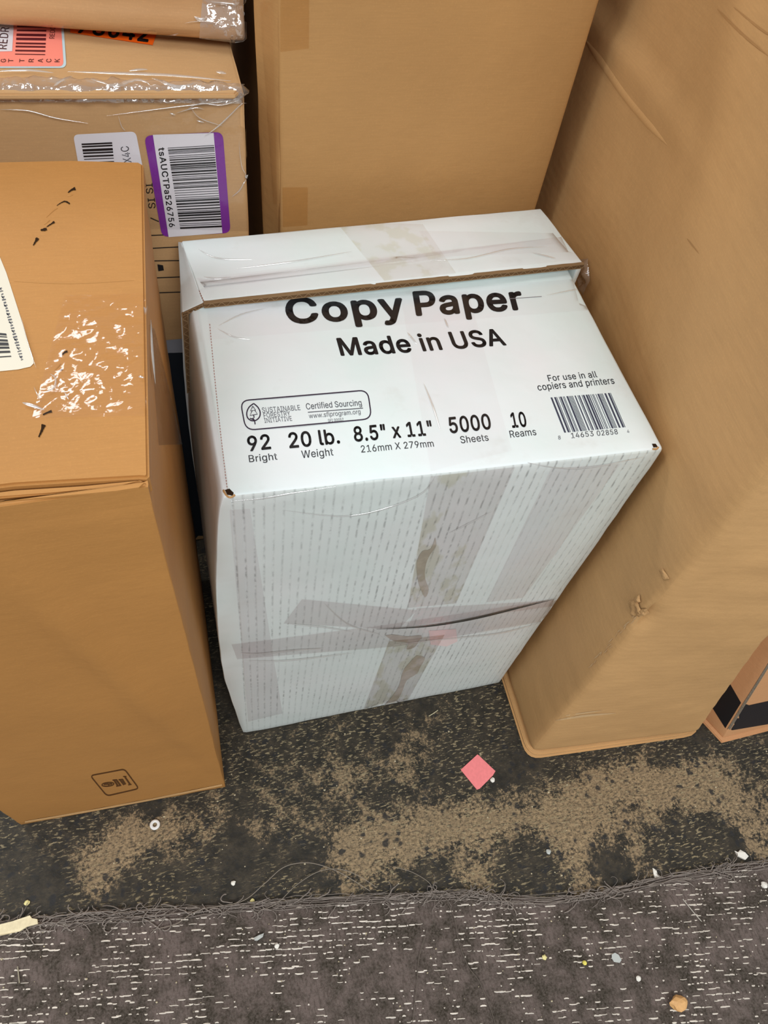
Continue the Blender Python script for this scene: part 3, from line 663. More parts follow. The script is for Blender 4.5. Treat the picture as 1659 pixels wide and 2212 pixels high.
def film(name, tint, gloss=.12, rough=.12, body=None, bodyf=0.0, bump=.3, bscale=120, smudge=None):
    """clear tape or stretch film"""
    t = NT(name)
    co = t.n('ShaderNodeTexCoord').outputs['Object']
    tr = t.n('ShaderNodeBsdfTransparent'); tr.inputs[0].default_value = tint + (1,)
    if smudge:
        m = t.ramp(t.noise(co, 55, 4, .6, (1, 1, .45)), .50, .56)
        t.l(t.mix(m, tint + (1,), smudge + (1,)), tr.inputs[0])
    gl = t.n('ShaderNodeBsdfGlossy'); gl.inputs['Roughness'].default_value = rough
    gl.inputs[0].default_value = (1, 1, 1, 1)
    if bump:
        t.l(t.bump(t.noise(co, bscale, 3), bump, .0015), gl.inputs['Normal'])
    sh = tr.outputs[0]
    if body:
        df = t.n('ShaderNodeBsdfDiffuse'); df.inputs[0].default_value = srgb(*body)
        ms = t.n('ShaderNodeMixShader', i_0=bodyf); t.l(sh, ms.inputs[1]); t.l(df.outputs[0], ms.inputs[2]); sh = ms.outputs[0]
    fr = t.n('ShaderNodeLayerWeight', i_Blend=.5)
    f = t.math('ADD', t.math('MULTIPLY', t.math('POWER', fr.outputs['Facing'], 4.0), .5), gloss, True)
    ms = t.n('ShaderNodeMixShader'); t.l(f, ms.inputs[0]); t.l(sh, ms.inputs[1]); t.l(gl.outputs[0], ms.inputs[2])
    return t.out(ms.outputs[0])

# kraft boards
M_B = board('orange_kraft', (188, 133, 73), .09)
M_C = board('pale_kraft', (203, 161, 113), .07)
M_D = board('pale_kraft_upper', (198, 153, 106), .08)
M_E = board('plain_kraft', (185, 141, 89), .09)
M_F = board('ribbed_kraft', (210, 164, 110), .10, .10)
M_G = board('rosy_kraft', (206, 152, 106), .05)
M_FLUTE = plain('flute_shadow_board', (104, 78, 52), .9, .1)
M_EDGE = board('cut_board_edge', (140, 112, 80), .12, .3)
M_RAW = board('raw_kraft_edge', (205, 160, 108), .1)
M_DARKIN = plain('painted_hole_dark', (48, 32, 18), .9, .1)
M_INK = plain('black_ink', (30, 28, 30), .45, .3)
M_INKG = plain('grey_ink', (92, 92, 98), .6, .2)
M_INKB = plain('brown_ink', (92, 58, 28), .7, .2)
M_STRIPE = plain('black_print', (42, 38, 38), .6, .2, .2, 600)
M_PAPER = plain('white_label_paper', (226, 222, 226), .4, .35)
M_CREAM = plain('cream_label_paper', (218, 208, 186), .4, .35)
M_PURPLE = plain('purple_ink', (124, 46, 148), .4, .35)
M_CORAL = plain('coral_label_paper', (255, 146, 128), .45, .3)
M_ORANGE = plain('orange_label_paper', (255, 106, 24), .45, .3)
M_PINK = plain('pink_label_paper', (250, 140, 140), .6, .2, var=.06, bscale=300)
M_SLATE = plain('slate_print_shade', (34, 40, 48), .6, .2)


def white_board():
    t = NT('white_coated_board')
    uv = t.n('ShaderNodeUVMap').outputs[0]
    sep = t.n('ShaderNodeSeparateXYZ'); t.l(uv, sep.inputs[0])
    c = t.mix(t.ramp(t.noise(uv, 9, 4), .35, .7), srgb(221, 233, 230), srgb(232, 232, 233))
    c = t.mix(t.ramp(t.noise(uv, 26, 4, .6), .6, .72, 0, .35), c, srgb(206, 206, 200))
    front = t.math('LESS_THAN', sep.outputs[0], 0.6)
    fx = t.math('FRACT', t.math('DIVIDE', sep.outputs[0], 0.0062))
    ln = t.math('SUBTRACT', 1.0, t.math('MULTIPLY', t.math('ABSOLUTE', t.math('SUBTRACT', fx, .5)), 5.5), True)
    brk = t.ramp(t.noise(uv, 1.0, 3, .6, (190, 130, 1)), .42, .62)
    reg = t.ramp(t.noise(uv, 11, 2), .36, .62, .25, 1)
    dash = t.math('MULTIPLY', t.math('MULTIPLY', ln, brk), t.math('MULTIPLY', reg, front))
    c = t.mix(t.math('MULTIPLY', front, .55), c, srgb(206, 208, 200))
    c = t.mix(t.math('MULTIPLY', dash, .75), c, srgb(120, 120, 118))
    h = t.math('ADD', t.math('MULTIPLY', t.noise(uv, 20, 3), 2.0), t.math('MULTIPLY', t.noise(uv, 90, 3), .5))
    h = t.math('ADD', h, t.math('MULTIPLY', t.math('MULTIPLY', ln, front), -.6))
    b = t.n('ShaderNodeBsdfPrincipled')
    b.inputs['Roughness'].default_value = .42; b.inputs['Specular IOR Level'].default_value = .35
    t.l(c, b.inputs['Base Color']); t.l(t.bump(h, .4, .0008), b.inputs['Normal'])
    return t.out(b.outputs[0])


M_WHITE = white_board()
M_TAPE = film('clear_tape', (.995, .985, .988), .02, .12, bump=.25)
M_TAPE2 = film('dulled_clear_tape', (.975, .955, .962), .03, .14, bump=.25)
M_TAPE_GREY = film('grey_clear_tape', (.93, .90, .905), .03, .16, bump=.3)
M_TAPE_STAIN = film('stained_clear_tape', (.94, .915, .915), .03, .16, bump=.3, smudge=(.87, .84, .79))
M_TAPE_BEIGE = film('yellowed_clear_tape', (.98, .97, .965), .04, .14, bump=.3, smudge=(.94, .925, .88))
M_TAPE_KRAFT = film('clear_tape_on_kraft', (.99, .975, .962), .025, .08, bump=.25)
M_WRAP = film('stretch_film', (.93, .925, .925), .03, .10, bump=.5, bscale=70)
M_WRAP3 = film('flat_stretch_film', (.95, .94, .93), .0, .2, bump=.15)
M_WRAP2 = film('bunched_stretch_film', (.86, .84, .82), .16, .09, (215, 205, 195), .16, bump=.7, bscale=150)
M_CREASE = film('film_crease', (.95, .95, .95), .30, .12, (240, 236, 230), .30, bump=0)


def floor_material():
    t = NT('worn_floor')
    co = t.n('ShaderNodeTexCoord').outputs['Object']
    at = t.n('ShaderNodeAttribute', attribute_name='wear').outputs['Fac']
    big = t.noise(co, 16, 4, .62)
    mid = t.noise(co, 60, 4, .7)
    fine = t.noise(co, 300, 4, .75)
    dark = t.mix(t.ramp(mid, .35, .65), srgb(40, 37, 31), srgb(70, 62, 50))
    tan = t.mix(t.ramp(fine, .36, .64), srgb(106, 90, 68), srgb(178, 152, 116))
    tan = t.mix(t.ramp(mid, .5, .68, 0, .6), tan, srgb(132, 112, 86))
    m = t.math('ADD', t.math('MULTIPLY', t.math('SUBTRACT', big, .5), 1.3), t.math('ADD', t.math('MULTIPLY', t.math('SUBTRACT', mid, .5), 1.5), t.math('MULTIPLY', t.math('SUBTRACT', fine, .5), 1.3)))
    m = t.ramp(t.math('ADD', m, at), .24, .50)
    c = t.mix(t.math('MULTIPLY', m, .92), dark, tan)
    # dark round spots eating into the tan
    vo = t.n('ShaderNodeTexVoronoi'); vo.inputs['Scale'].default_value = 95; vo.inputs['Randomness'].default_value = 1
    wp = t.n('ShaderNodeMix', data_type='VECTOR'); wp.inputs[0].default_value = .012
    nc = t.n('ShaderNodeTexNoise'); nc.inputs['Scale'].default_value = 90; t.l(co, nc.inputs['Vector'])
    t.l(co, wp.inputs[4]); t.l(nc.outputs['Color'], wp.inputs[5]); t.l(wp.outputs[1], vo.inputs['Vector'])
    sp = t.math('MULTIPLY', t.ramp(vo.outputs['Distance'], .22, .36, 1, 0), t.ramp(t.noise(co, 20, 2), .47, .53))
    c = t.mix(t.math('MULTIPLY', sp, .9), c, srgb(42, 41, 41))
    # woven dashes
    wn = t.noise(co, 1.0, 2, .6, (150, 460, 1), (0, 0, radians(9)))
    reg = t.ramp(t.noise(co, 12, 3), .40, .55)
    ds = t.math('MULTIPLY', t.ramp(wn, .56, .61), reg)
    c = t.mix(t.math('MULTIPLY', ds, .8), c, srgb(160, 144, 112))
    wd = t.noise(co, 1.0, 2, .6, (230, 520, 1))
    c = t.mix(t.math('MULTIPLY', t.ramp(wd, .55, .62), .6), c, srgb(42, 40, 38))
    b = t.n('ShaderNodeBsdfPrincipled')
    b.inputs['Roughness'].default_value = .62; b.inputs['Specular IOR Level'].default_value = .3
    h = t.math('ADD', t.math('MULTIPLY', fine, .6), t.math('ADD', ds, t.math('MULTIPLY', mid, 1.2)))
    t.l(c, b.inputs['Base Color']); t.l(t.bump(h, .6, .0012), b.inputs['Normal'])
    return t.out(b.outputs[0])


def carpet_material():
    t = NT('threadbare_carpet')
    co = t.n('ShaderNodeTexCoord').outputs['Object']
    a = t.noise(co, 34, 5, .7)
    f = t.noise(co, 420, 3, .7)
    v = t.noise(co, 1.0, 2, .6, (420, 130, 1), (0, 0, radians(8)))
    c = t.mix(t.ramp(a, .40, .60), srgb(56, 50, 41), srgb(110, 96, 90))
    c = t.mix(t.ramp(v, .5, .62, 0, .55), c, srgb(60, 52, 44))
    c = t.mix(t.ramp(f, .38, .68, .0, .5), c, srgb(122, 110, 102))
    b = t.n('ShaderNodeBsdfPrincipled')
    b.inputs['Roughness'].default_value = .85; b.inputs['Specular IOR Level'].default_value = .15
    t.l(c, b.inputs['Base Color']); t.l(t.bump(t.math('ADD', f, v), .8, .0015), b.inputs['Normal'])
    return t.out(b.outputs[0])


# ------------------------------------------------------------------ floor
WEAR = [(330, 1800, 150, 55, .55), (230, 1850, 70, 50, .45), (210, 1910, 26, 50, .45), (770, 1835, 60, 70, .55), (880, 1800, 120, 60, .45), (1010, 1790, 160, 50, .5),
        (1190, 1780, 150, 70, .5), (1245, 1870, 34, 80, .6), (1450, 1705, 180, 55, .7), (1600, 1760, 100, 60, .6), (650, 1790, 80, 30, .35), (1010, 1890, 60, 35, .45),
        (1330, 1680, 90, 40, .4), (860, 1650, 170, 60, .28), (640, 1700, 130, 60, .2), (1390, 1830, 60, 50, .3), (560, 1780, 60, 30, .3), (1640, 1850, 30, 60, .35),
        (1530, 1810, 75, 55, -.7), (440, 1900, 190, 50, -.35), (1130, 1860, 70, 50, -.3), (60, 1880, 120, 60, -.1), (1080, 1560, 60, 60, -.4), (720, 1600, 200, 40, -.1),
        (930, 1870, 50, 50, -.3), (1200, 1650, 60, 25, -.1), (1470, 1620, 70, 20, -.2), (1320, 1880, 30, 40, -.2)]
WW = []
for x_, y_, rx_, ry_, a_ in WEAR:
    p_ = onz(x_, y_); q_ = onz(x_ + rx_, y_); r_ = onz(x_, y_ - ry_)
    WW.append((p_, (q_ - p_).length, (r_ - p_).length, a_))
gx = [-2.2, -1.2, -.6] + [-.4 + .01 * i for i in range(116)] + [1.0, 1.6, 2.6]
gy = [-2.0, -1.2, -.7] + [-.45 + .01 * i for i in range(76)] + [.6, 1.5, 3.0]
fv = [Vector((x, y, 0)) for y in gy for x in gx]
nx_ = len(gx)
ff = [[j * nx_ + i, j * nx_ + i + 1, (j + 1) * nx_ + i + 1, (j + 1) * nx_ + i] for j in range(len(gy) - 1) for i in range(nx_ - 1)]
fl = mesh_obj('floor', fv, ff, floor_material())
S_FLOOR = Surf(fv, ff)
wa = fl.data.attributes.new('wear', 'FLOAT', 'POINT')
wa.data.foreach_set('value', [max(-.6, min(.75, sum(a * math.exp(-((v.x - p.x) / rx) ** 2 - ((v.y - p.y) / ry) ** 2) for p, rx, ry, a in WW))) for v in fv])
tag(fl, 'worn dark floor with tan patches where the coating has rubbed off', kind='structure')

wb, _ = prism('wall_back', [(-2.2, 3.0), (2.6, 3.0), (2.6, 3.1), (-2.2, 3.1)], -.05, 3.0, plain('painted_wall', (206, 202, 194), .8, .2, .1, 20))
tag(wb, 'plain painted wall far behind the boxes', kind='structure')

# ------------------------------------------------------------------ carpet with a frayed edge
EDGE_PX = [(-700, 2065), (-300, 2030), (0, 1995), (200, 1975), (400, 1962), (600, 1948), (800, 1936), (950, 1930), (1000, 1927), (1080, 1938), (1180, 1940),
           (1290, 1930), (1380, 1908), (1450, 1890), (1540, 1880), (1659, 1862), (1900, 1838), (2300, 1800)]
EDGE = [onz(x, y) for x, y in EDGE_PX]


def edge_y(x):
    for a, b in zip(EDGE, EDGE[1:]):
        if a.x <= x <= b.x: return a.y + (b.y - a.y) * (x - a.x) / (b.x - a.x)
    return EDGE[0].y if x < EDGE[0].x else EDGE[-1].y


M_CARPET = carpet_material()
cv, cf, cuv = [], [], []
NXC, NYC = 260, 70
x0c, x1c, ylo = -0.42, 0.86, -0.62
for i in range(NXC + 1):
    x = x0c + (x1c - x0c) * i / NXC
    ye = edge_y(x) + .0022 * noise.noise(Vector((x * 90, 0, 0))) + .0012 * noise.noise(Vector((x * 260, 5, 0)))
    for j in range(NYC + 1):
        s = (j / NYC)
        y = ye + (ylo - ye) * s ** 1.4
        z = .0022 + .0005 * noise.noise(Vector((x * 60, y * 60, 0))) if j else .0002
        cv.append(Vector((x, y, z)))
for i in range(NXC):
    for j in range(NYC):
        a = i * (NYC + 1) + j
        cf.append([a, a + 1, a + NYC + 2, a + NYC + 1])
S_CARPET = Surf(cv, cf)
uvc = [(cv[i].x, cv[i].y) for f in cf for i in f]
carpet = empty('carpet', (0.15, -0.35, 0))
tag(carpet, 'threadbare grey-brown carpet with a frayed edge along the bottom of the picture', 'carpet')
pile = mesh_obj('carpet_backing', cv, cf, M_CARPET, carpet, uvc, True)

# pale weft loops showing through, in rows
rnd = random.Random(5)
A0, A1 = onz(500, 2110), onz(1300, 2062)
rd = (A1 - A0).normalized(); rn = Vector((-rd.y, rd.x, 0))
acc = Acc()
for r in range(-75, 48):
    for k in range(-84, 155):
        P = A0 + rd * (k * .0047 + rnd.uniform(-.0012, .0012)) + rn * (r * .0048)
        if not (-.33 < P.x < .72) or P.y > edge_y(P.x) - .004: continue
        P += rn * (.0012 * noise.noise(Vector((P.x * 14, P.y * 14, 2))) + rnd.uniform(-.0006, .0006))
        m = noise.noise(Vector((P.x * 11, P.y * 22, 7))) + .6 * noise.noise(Vector((P.x * 45, P.y * 60, 1)))
        near = max(0, 1 - (edge_y(P.x) - P.y) / .05)
        if m + .25 * near + rnd.uniform(-.5, .5) < .14: continue
        h = S_CARPET.b.ray_cast(P + Vector((0, 0, .05)), Vector((0, 0, -1)))
        if h[0] is None: continue
        P = h[0]
        ln_, wd_ = rnd.choice((.0006, .0011, .0018, .0026, .0034)) * rnd.uniform(.8, 1.2), rnd.uniform(.00028, .0007)
        arc = rnd.uniform(-.0005, .0005)
        vs = []
        for s, hh, ww in ((-1, 0, .7), (-.4, .0001, 1), (.4, .0001, 1), (1, 0, .7)):
            c_ = P + rd * s * ln_ + rn * (arc * (1 - s * s))
            c_.z += .0002
            vs += [c_ - rn * wd_ * ww, c_ + Vector((0, 0, hh + .0001)), c_ + rn * wd_ * ww]
        fs = []
        for q in range(3):
            b_ = q * 3
            fs += [[b_, b_ + 3, b_ + 4, b_ + 1], [b_ + 1, b_ + 4, b_ + 5, b_ + 2]]
        acc.add(vs, fs)
M_WEFT = plain('pale_weft', (214, 202, 186), .4, .6, var=.2, bscale=60)
o = acc.build('weft_loops', M_WEFT, carpet); tag(o, 'rows of pale weft loops showing through the worn carpet', kind='stuff')

# frayed yarn along the edge
M_YARN = plain('grey_yarn', (142, 131, 122), .95, .05, var=.15, bscale=200)
acc = Acc()
for s in range(8):
    pts = []
    x = -.33
    while x < .70:
        y = edge_y(x) - .0012 * s + .002 + .0035 * noise.noise(Vector((x * 12, s * 9.1, 0))) + .0012 * noise.noise(Vector((x * 70, s * 3.1, 4)))
        pts.append((x, y, .0032 + .0012 * noise.noise(Vector((x * 40, s, 9)))))
        x += .004
    tube(acc, pts, .00028 + .0001 * (s % 3), 4)
for k in range(750):
    x = rnd.uniform(-.31, .67)
    if noise.noise(Vector((x * 9, 3, 3))) < -.05 and rnd.random() < .75: continue
    L_ = rnd.uniform(.008, .024); an = rnd.uniform(-.9, .9) + (pi if rnd.random() < .5 else 0)
    P = Vector((x, edge_y(x) + rnd.uniform(-.007, .002), .003))
    curl = rnd.uniform(-4.5, 4.5) * (1 if rnd.random() < .6 else .3)
    pts = []
    zz = rnd.uniform(.0008, .0030)
    for q in range(12):
        s = q / 11
        a_ = an + curl * s * s + .5 * noise.noise(Vector((k, s * 4, 0)))
        pts.append(P.copy()); pts[-1].z = .0030 + zz * sin(pi * s)
        P = P + Vector((cos(a_), sin(a_) * .8, 0)) * L_ / 11
    tube(acc, pts, rnd.choice((.0002, .00028, .0004, .00055)), 4)
o = acc.build('frayed_yarn', M_YARN, carpet, True); tag(o, 'loose grey yarn along the frayed edge', kind='stuff')


def single(name, acc, mat, label, cat, smooth=False, group=None):
    o = acc.build(name, mat, None, smooth)
    vs = o.data.vertices
    c = sum((v.co for v in vs), Vector()) / len(vs)
    c.z = min(v.co.z for v in vs)
    o.data.transform(Matrix.Translation(-c)); o.location = c
    return tag(o, label, cat, group)


# ------------------------------------------------------------------ copy paper carton (white), standing on its end
P_ = empty('copy_paper_box', (0.145, 0.12, 0))
tag(P_, 'white copy paper box standing on end, black lettering on its top side', 'box')
FL, FR = onz(527, 1585), onz(1080, 1475)
TL, TR = onz(490, 1073, .440), onz(1436, 970, .436)
c8 = [FL, FR, (FR.x + .0, .236, 0), (FL.x, .236, 0), TL, TR, (.2945, .236, .443), (.001, .230, .443)]


def left_b(v, w, P):
    a = max(0, sin(pi * min(max(w, 0), 1))) ** .35
    return (.0145 * a * (0.75 + .25 * sin(pi * w)) * (1 - .55 * max(0, .35 - w) / .35)) * (1 if w < .999 else 0)


body, S_W = carton('box_body', c8, .0028, (40, 26, 44), M_WHITE, P_,
                   {'x-': left_b, 'y-': lambda u, w, P: .004 * sin(pi * u) * sin(pi * w) + .0012 * noise.noise(Vector((u * 4, w * 5, 3))),
                    'z+': lambda u, v, P: -.0035 * sin(pi * u) * sin(pi * v)}, .0008, 1.3)
# lid: sleeve over the far end, rim turned over the top and both sides
z1 = .4505
l_ = [onz(383, 523, z1 + .001), onz(1168, 450, z1), onz(1266, 571, z1 - .001), onz(1235, 571, z1), onz(440, 655, z1), onz(392, 672, z1 - .012)]
back = (l_[0].y + l_[1].y) / 2
lid = None


def slabq(name, c8, mat, parent, r=.0012, n=(24, 6, 1), bulge=None, amp=.0004, seed=0.0):
    return carton(name, c8, r, n, mat, parent, bulge, amp, seed)


a0, a1 = onz(440, 655, z1 - .001), onz(1262, 570, z1)
b0, b1 = onz(392, 521, z1), onz(1168, 450, z1)
th = .0042
lid, S_LID = slabq('lid', [a0 - Vector((0, 0, th)), a1 - Vector((0, 0, th)), b1 - Vector((0, 0, th)), b0 - Vector((0, 0, th)), a0, a1, b1, b0], M_WHITE, P_,
                   bulge={'z+': lambda u, v, P: .0016 * noise.noise(Vector((u * 5, v * 2, 1)))}, seed=4)
lid['label'] = 'white lid taped over the far end'
# left rim of the lid, leaning outwards
lo0, lo1 = onz(393, 676, .436), onz(385, 524, .436)
la0, la1 = a0 + Vector((0, .001, -.0005)), b0 + Vector((0, 0, -.0005))
dn = Vector((-.004, 0, -.080))
rim, S_RIM = slabq('lid_side', [lo0 + dn, lo0 + dn + Vector((th, 0, 0)), lo1 + dn + Vector((th, 0, 0)), lo1 + dn,
                                lo0, lo0 + Vector((th, 0, 0)), lo1 + Vector((th, 0, 0)), lo1], M_WHITE, lid, n=(1, 8, 10), seed=2)
sh, S_SH = slabq('lid_shoulder', [lo0 - Vector((0, 0, .002)), la0 - Vector((0, 0, .0045)), la1 - Vector((0, 0, .0045)), lo1 - Vector((0, 0, .002)),
                                  lo0 + Vector((0, 0, .001)), la0, la1, lo1 + Vector((0, 0, .001))], M_WHITE, lid, n=(3, 10, 1), seed=6)
ro0, ro1 = Vector((a1.x - .0045, a1.y, z1 - .004)), Vector((b1.x - .0005, b1.y, z1 - .003))
rr_, _ = slabq('lid_side', [ro0 + Vector((-.001, 0, -.08)), ro0 + Vector((th - .001, 0, -.08)), ro1 + Vector((th - .002, 0, -.08)), ro1 + Vector((-.002, 0, -.08)),
                            ro0, ro0 + Vector((th, 0, 0)), ro1 + Vector((th, 0, 0)), ro1], M_WHITE, lid, n=(1, 8, 6), seed=9)
bk, _ = slabq('lid_end', [(b0.x, b0.y - .002, .01), (b1.x, b1.y - .003, .01), (b1.x, b1.y + .001, .01), (b0.x, b0.y + .002, .01),
                          b0 - Vector((0, .002, .001)), b1 - Vector((0, .003, .001)), b1 + Vector((0, .001, -.001)), b0 + Vector((0, .002, -.001))], M_WHITE, lid, n=(16, 1, 16), seed=8)


def cut_edge(name, A, B, up, out, mat, parent, n=140, h=.0042, jag=.0006, seed=0):
    """corrugated cut edge: two liners and the wavy medium between them"""
    acc = Acc()
    A, B, up, out = Vector(A), Vector(B), Vector(up).normalized(), Vector(out).normalized()
    for off, tk in ((0, .0006), (h - .0006, .0006)):
        vs, fs = [], []
        for i in range(n + 1):
            s = i / n
            P = A.lerp(B, s) + out * (.0002 + jag * (1 + noise.noise(Vector((s * n * .25 + seed, off * 900, 0)))))
            vs += [P - up * off - out * .003, P - up * off, P - up * (off + tk), P - up * (off + tk) - out * .003]
        for i in range(n):
            a = i * 4
            for q in range(4):
                fs.append([a + q, a + (q + 1) % 4, a + 4 + (q + 1) % 4, a + 4 + q])
        acc.add(vs, fs)
    vs = [A + out * .0001, B + out * .0001, B + out * .0001 - up * h, A + out * .0001 - up * h]
    bk_ = Acc(); bk_.add(vs, [[0, 1, 2, 3]]); bk_.build('flute_gap', M_FLUTE, parent)
    vs, fs = [], []
    m = n * 3
    for i in range(m + 1):
        s = i / m
        P = A.lerp(B, s) + out * (.0006 + jag * noise.noise(Vector((s * n * .3 + seed, 2, 0))))
        w = (.5 + .38 * sin((B - A).length * s / .0068 * 2 * pi)) * h
        for dz in (-.0003, .0003):
            vs += [P - up * (w + dz), P - up * (w + dz) - out * .003]
    for i in range(m):
        a = i * 4
        fs += [[a, a + 4, a + 5, a + 1], [a + 2, a + 3, a + 7, a + 6], [a, a + 2, a + 6, a + 4]]
    acc.add(vs, fs)
    return acc.build(name, mat, parent)


ce = cut_edge('cut_edge', a0 - Vector((0, .0002, -.0001)), a1 - Vector((0, .0002, -.0001)), (0, 0, 1), (0, -1, 0), M_EDGE, lid, 130, .0040, .0003, 3)
ce['label'] = 'brown corrugated cut edge of the lid'
ce = cut_edge('cut_edge', lo0 + Vector((-.0005, -.0004, 0)), la0 + Vector((0, -.0004, 0)), (0, 0, 1), (-.3, -1, 0), M_EDGE, lid, 16, .0030, .0003, 5)
ce = cut_edge('cut_edge', lo0 + Vector((0, -.0003, 0)), lo0 + dn + Vector((0, -.0003, 0)), (-1, 0, 0), (-.4, -1, 0), M_EDGE, lid, 30, .0045, .0006, 7)

# lettering of the copy paper box


def prt(name, lines, mat=M_INK, off=.00022, surf=S_W, parent=None, label=None):
    for L in lines:
        acc = Acc()
        text(acc, surf, L[0], L[1], L[2], L[3], L[4] if len(L) > 4 else 0, off, L[5] if len(L) > 5 else 0)
        if acc.v:
            o = acc.build(name, mat, parent or body)
            if label: o['label'] = label


prt('printed_text', [('Copy', (624, 699), (882, 683), (616, 646), 24), ('Paper', (899, 681), (1137, 667), (891, 632), 24)])
prt('printed_text', [('Made in USA', (736, 768), (1096, 745), (726, 732), 19),
                     ('92', (536, 975), (590, 969), (532, 944), 17), ('20 lb.', (625, 968), (738, 957), (621, 936), 17),
                     ('8.5" x 11"', (766, 954), (940, 939), (762, 923), 17), ('5000', (972, 936), (1065, 926), (967, 903), 17),
                     ('10', (1106, 924), (1141, 921), (1100, 893), 17)])
prt('printed_text', [('Bright', (538, 999), (600, 993), (536, 984), 4, 12), ('Weight', (653, 990), (721, 984), (651, 974), 4, 12),
                     ('216mm X 279mm', (780, 978), (939, 965), (778, 963), 2, 8), ('Sheets', (996, 958), (1057, 952), (993, 943), 4, 12),
                     ('Reams', (1102, 946), (1160, 940), (1099, 931), 2, 12), ('For use in all', (1185, 824), (1291, 815), (1181, 811), 6, 12),
                     ('copiers and printers', (1163, 844), (1329, 829), (1159, 830), 6, 12)], plain('dark_grey_ink', (62, 62, 66), .6, .2))
acc = Acc()
stroke(acc, S_W, rrect([(519, 866), (794, 843), (803, 905), (531, 930)], (.3, .3, .32, .32), 6), 2.6, .0002, closed=True)
stroke(acc, S_W, [(548, 872), (538, 880), (533, 892), (535, 903), (543, 909), (551, 909)], 2.6, .0002, k=3)
stroke(acc, S_W, [(548, 872), (557, 880), (562, 891), (560, 902), (551, 909), (546, 903)], 2.6, .0002, k=3)
stroke(acc, S_W, [(540, 904), (549, 908), (551, 917)], 2.4, .0002, k=2)
stroke(acc, S_W, [(546, 878), (541, 888), (552, 886), (546, 878)], 1.8, .00022)
stroke(acc, S_W, [(545, 887), (540, 898), (556, 895), (550, 886)], 1.8, .00022)
stroke(acc, S_W, [(548, 897), (549, 903)], 2.2, .00022)
acc.build('printed_logo', plain('purple_black_ink', (52, 40, 58), .5, .25), body)['label'] = 'outlined forestry leaf emblem'
prt('printed_text', [('SUSTAINABLE', (567, 892), (650, 886), (565, 881), 0), ('FORESTRY', (570, 903), (628, 898), (568, 893), 0),
                     ('INITIATIVE', (572, 914), (632, 909), (570, 904), 0), ('Certified Sourcing', (662, 885), (783, 876), (660, 872), 5),
                     ('www.sfiprogram.org', (668, 904), (780, 894), (667, 894), 0), ('SFI 00057', (709, 912), (743, 909), (708, 906), 0)], M_INKG)
acc = Acc(); stroke(acc, S_W, [(665, 891), (784, 882)], 1.8, .0002); acc.build('printed_rule', M_INKG, body)
acc = Acc()
rb = random.Random(11)
wd = [rb.choice((1, 1, 2, 3)) for _ in range(59)]
bars(acc, S_W, [(1189, 859), (1319, 849), (1351, 923), (1219, 935)], wd, .0002)
acc.build('barcode', plain('blue_black_ink', (66, 68, 84), .6, .2), body)
prt('printed_text', [('8', (1206, 950), (1212, 949), (1205, 942)), ('14653', (1234, 947), (1284, 942), (1232, 936), 4, 30), ('02858', (1290, 942), (1336, 938), (1288, 931), 4, 30),
                     ('4', (1355, 936), (1360, 935), (1354, 929))], M_INKG)

# opened board corners: flat dark patches paint the shade inside the gaps
for q, rim_ in (([(486, 1059), (496, 1056), (505, 1065), (503, 1071), (491, 1069)], [(483, 1059), (489, 1070), (498, 1074), (508, 1069)]),
                ([(1408, 959), (1416, 959), (1421, 966), (1411, 967)], [(1409, 970), (1417, 970), (1422, 966)])):
    acc = Acc(); poly(acc, S_W, q, .0003); acc.build('corner_gap_shade', M_DARKIN, body)['label'] = 'dark patch painted for the shade in an opened corner'
    acc = Acc(); stroke(acc, S_W, rim_, 4.5, .0002, rise=.0006, k=3); acc.build('torn_edge', M_RAW, body)['label'] = 'raw brown board at the torn corner'
# brown perforated crease down the left of the top side and lid
acc = Acc()
for a_, b_ in (((453, 700), (492, 1062)),):
    n_ = 58
    for i in range(n_):
        p = Vector(a_).lerp(Vector(b_), i / n_); q = Vector(a_).lerp(Vector(b_), (i + .62) / n_)
        f_ = lambda v: v + Vector((8 * sin(pi * (v.y - 700) / 362) * -.25, 0))
        stroke(acc, S_W, [f_(p), f_(q)], 2.0, .00018)
acc.build('perforated_crease', plain('brown_crease', (176, 140, 132), .8, .1), body)
acc = Acc()
for i in range(26):
    p = Vector((393, 527)).lerp(Vector((441, 652)), i / 26); q = Vector((393, 527)).lerp(Vector((441, 652)), (i + .7) / 26)
    p.x -= 6 * sin(pi * i / 26) * .5; q.x -= 6 * sin(pi * i / 26) * .5
    stroke(acc, S_LID, [p, q], 2.2, .00018)
if acc.v: acc.build('perforated_crease', plain('brown_crease_lid', (170, 128, 112), .8, .1), lid)

# tapes of the copy paper box


def tape(name, mat, surf, parent, quads, off=.0006, n=14, m=10, amp=.0003, freq=70, seed=0, label=None, ridge=False):
    acc = Acc()
    for q in quads: patch(acc, surf, q, n, m, off, amp, freq, seed, ridge)
    o = acc.build(name, mat, parent, True)
    if label: o['label'] = label
    return o


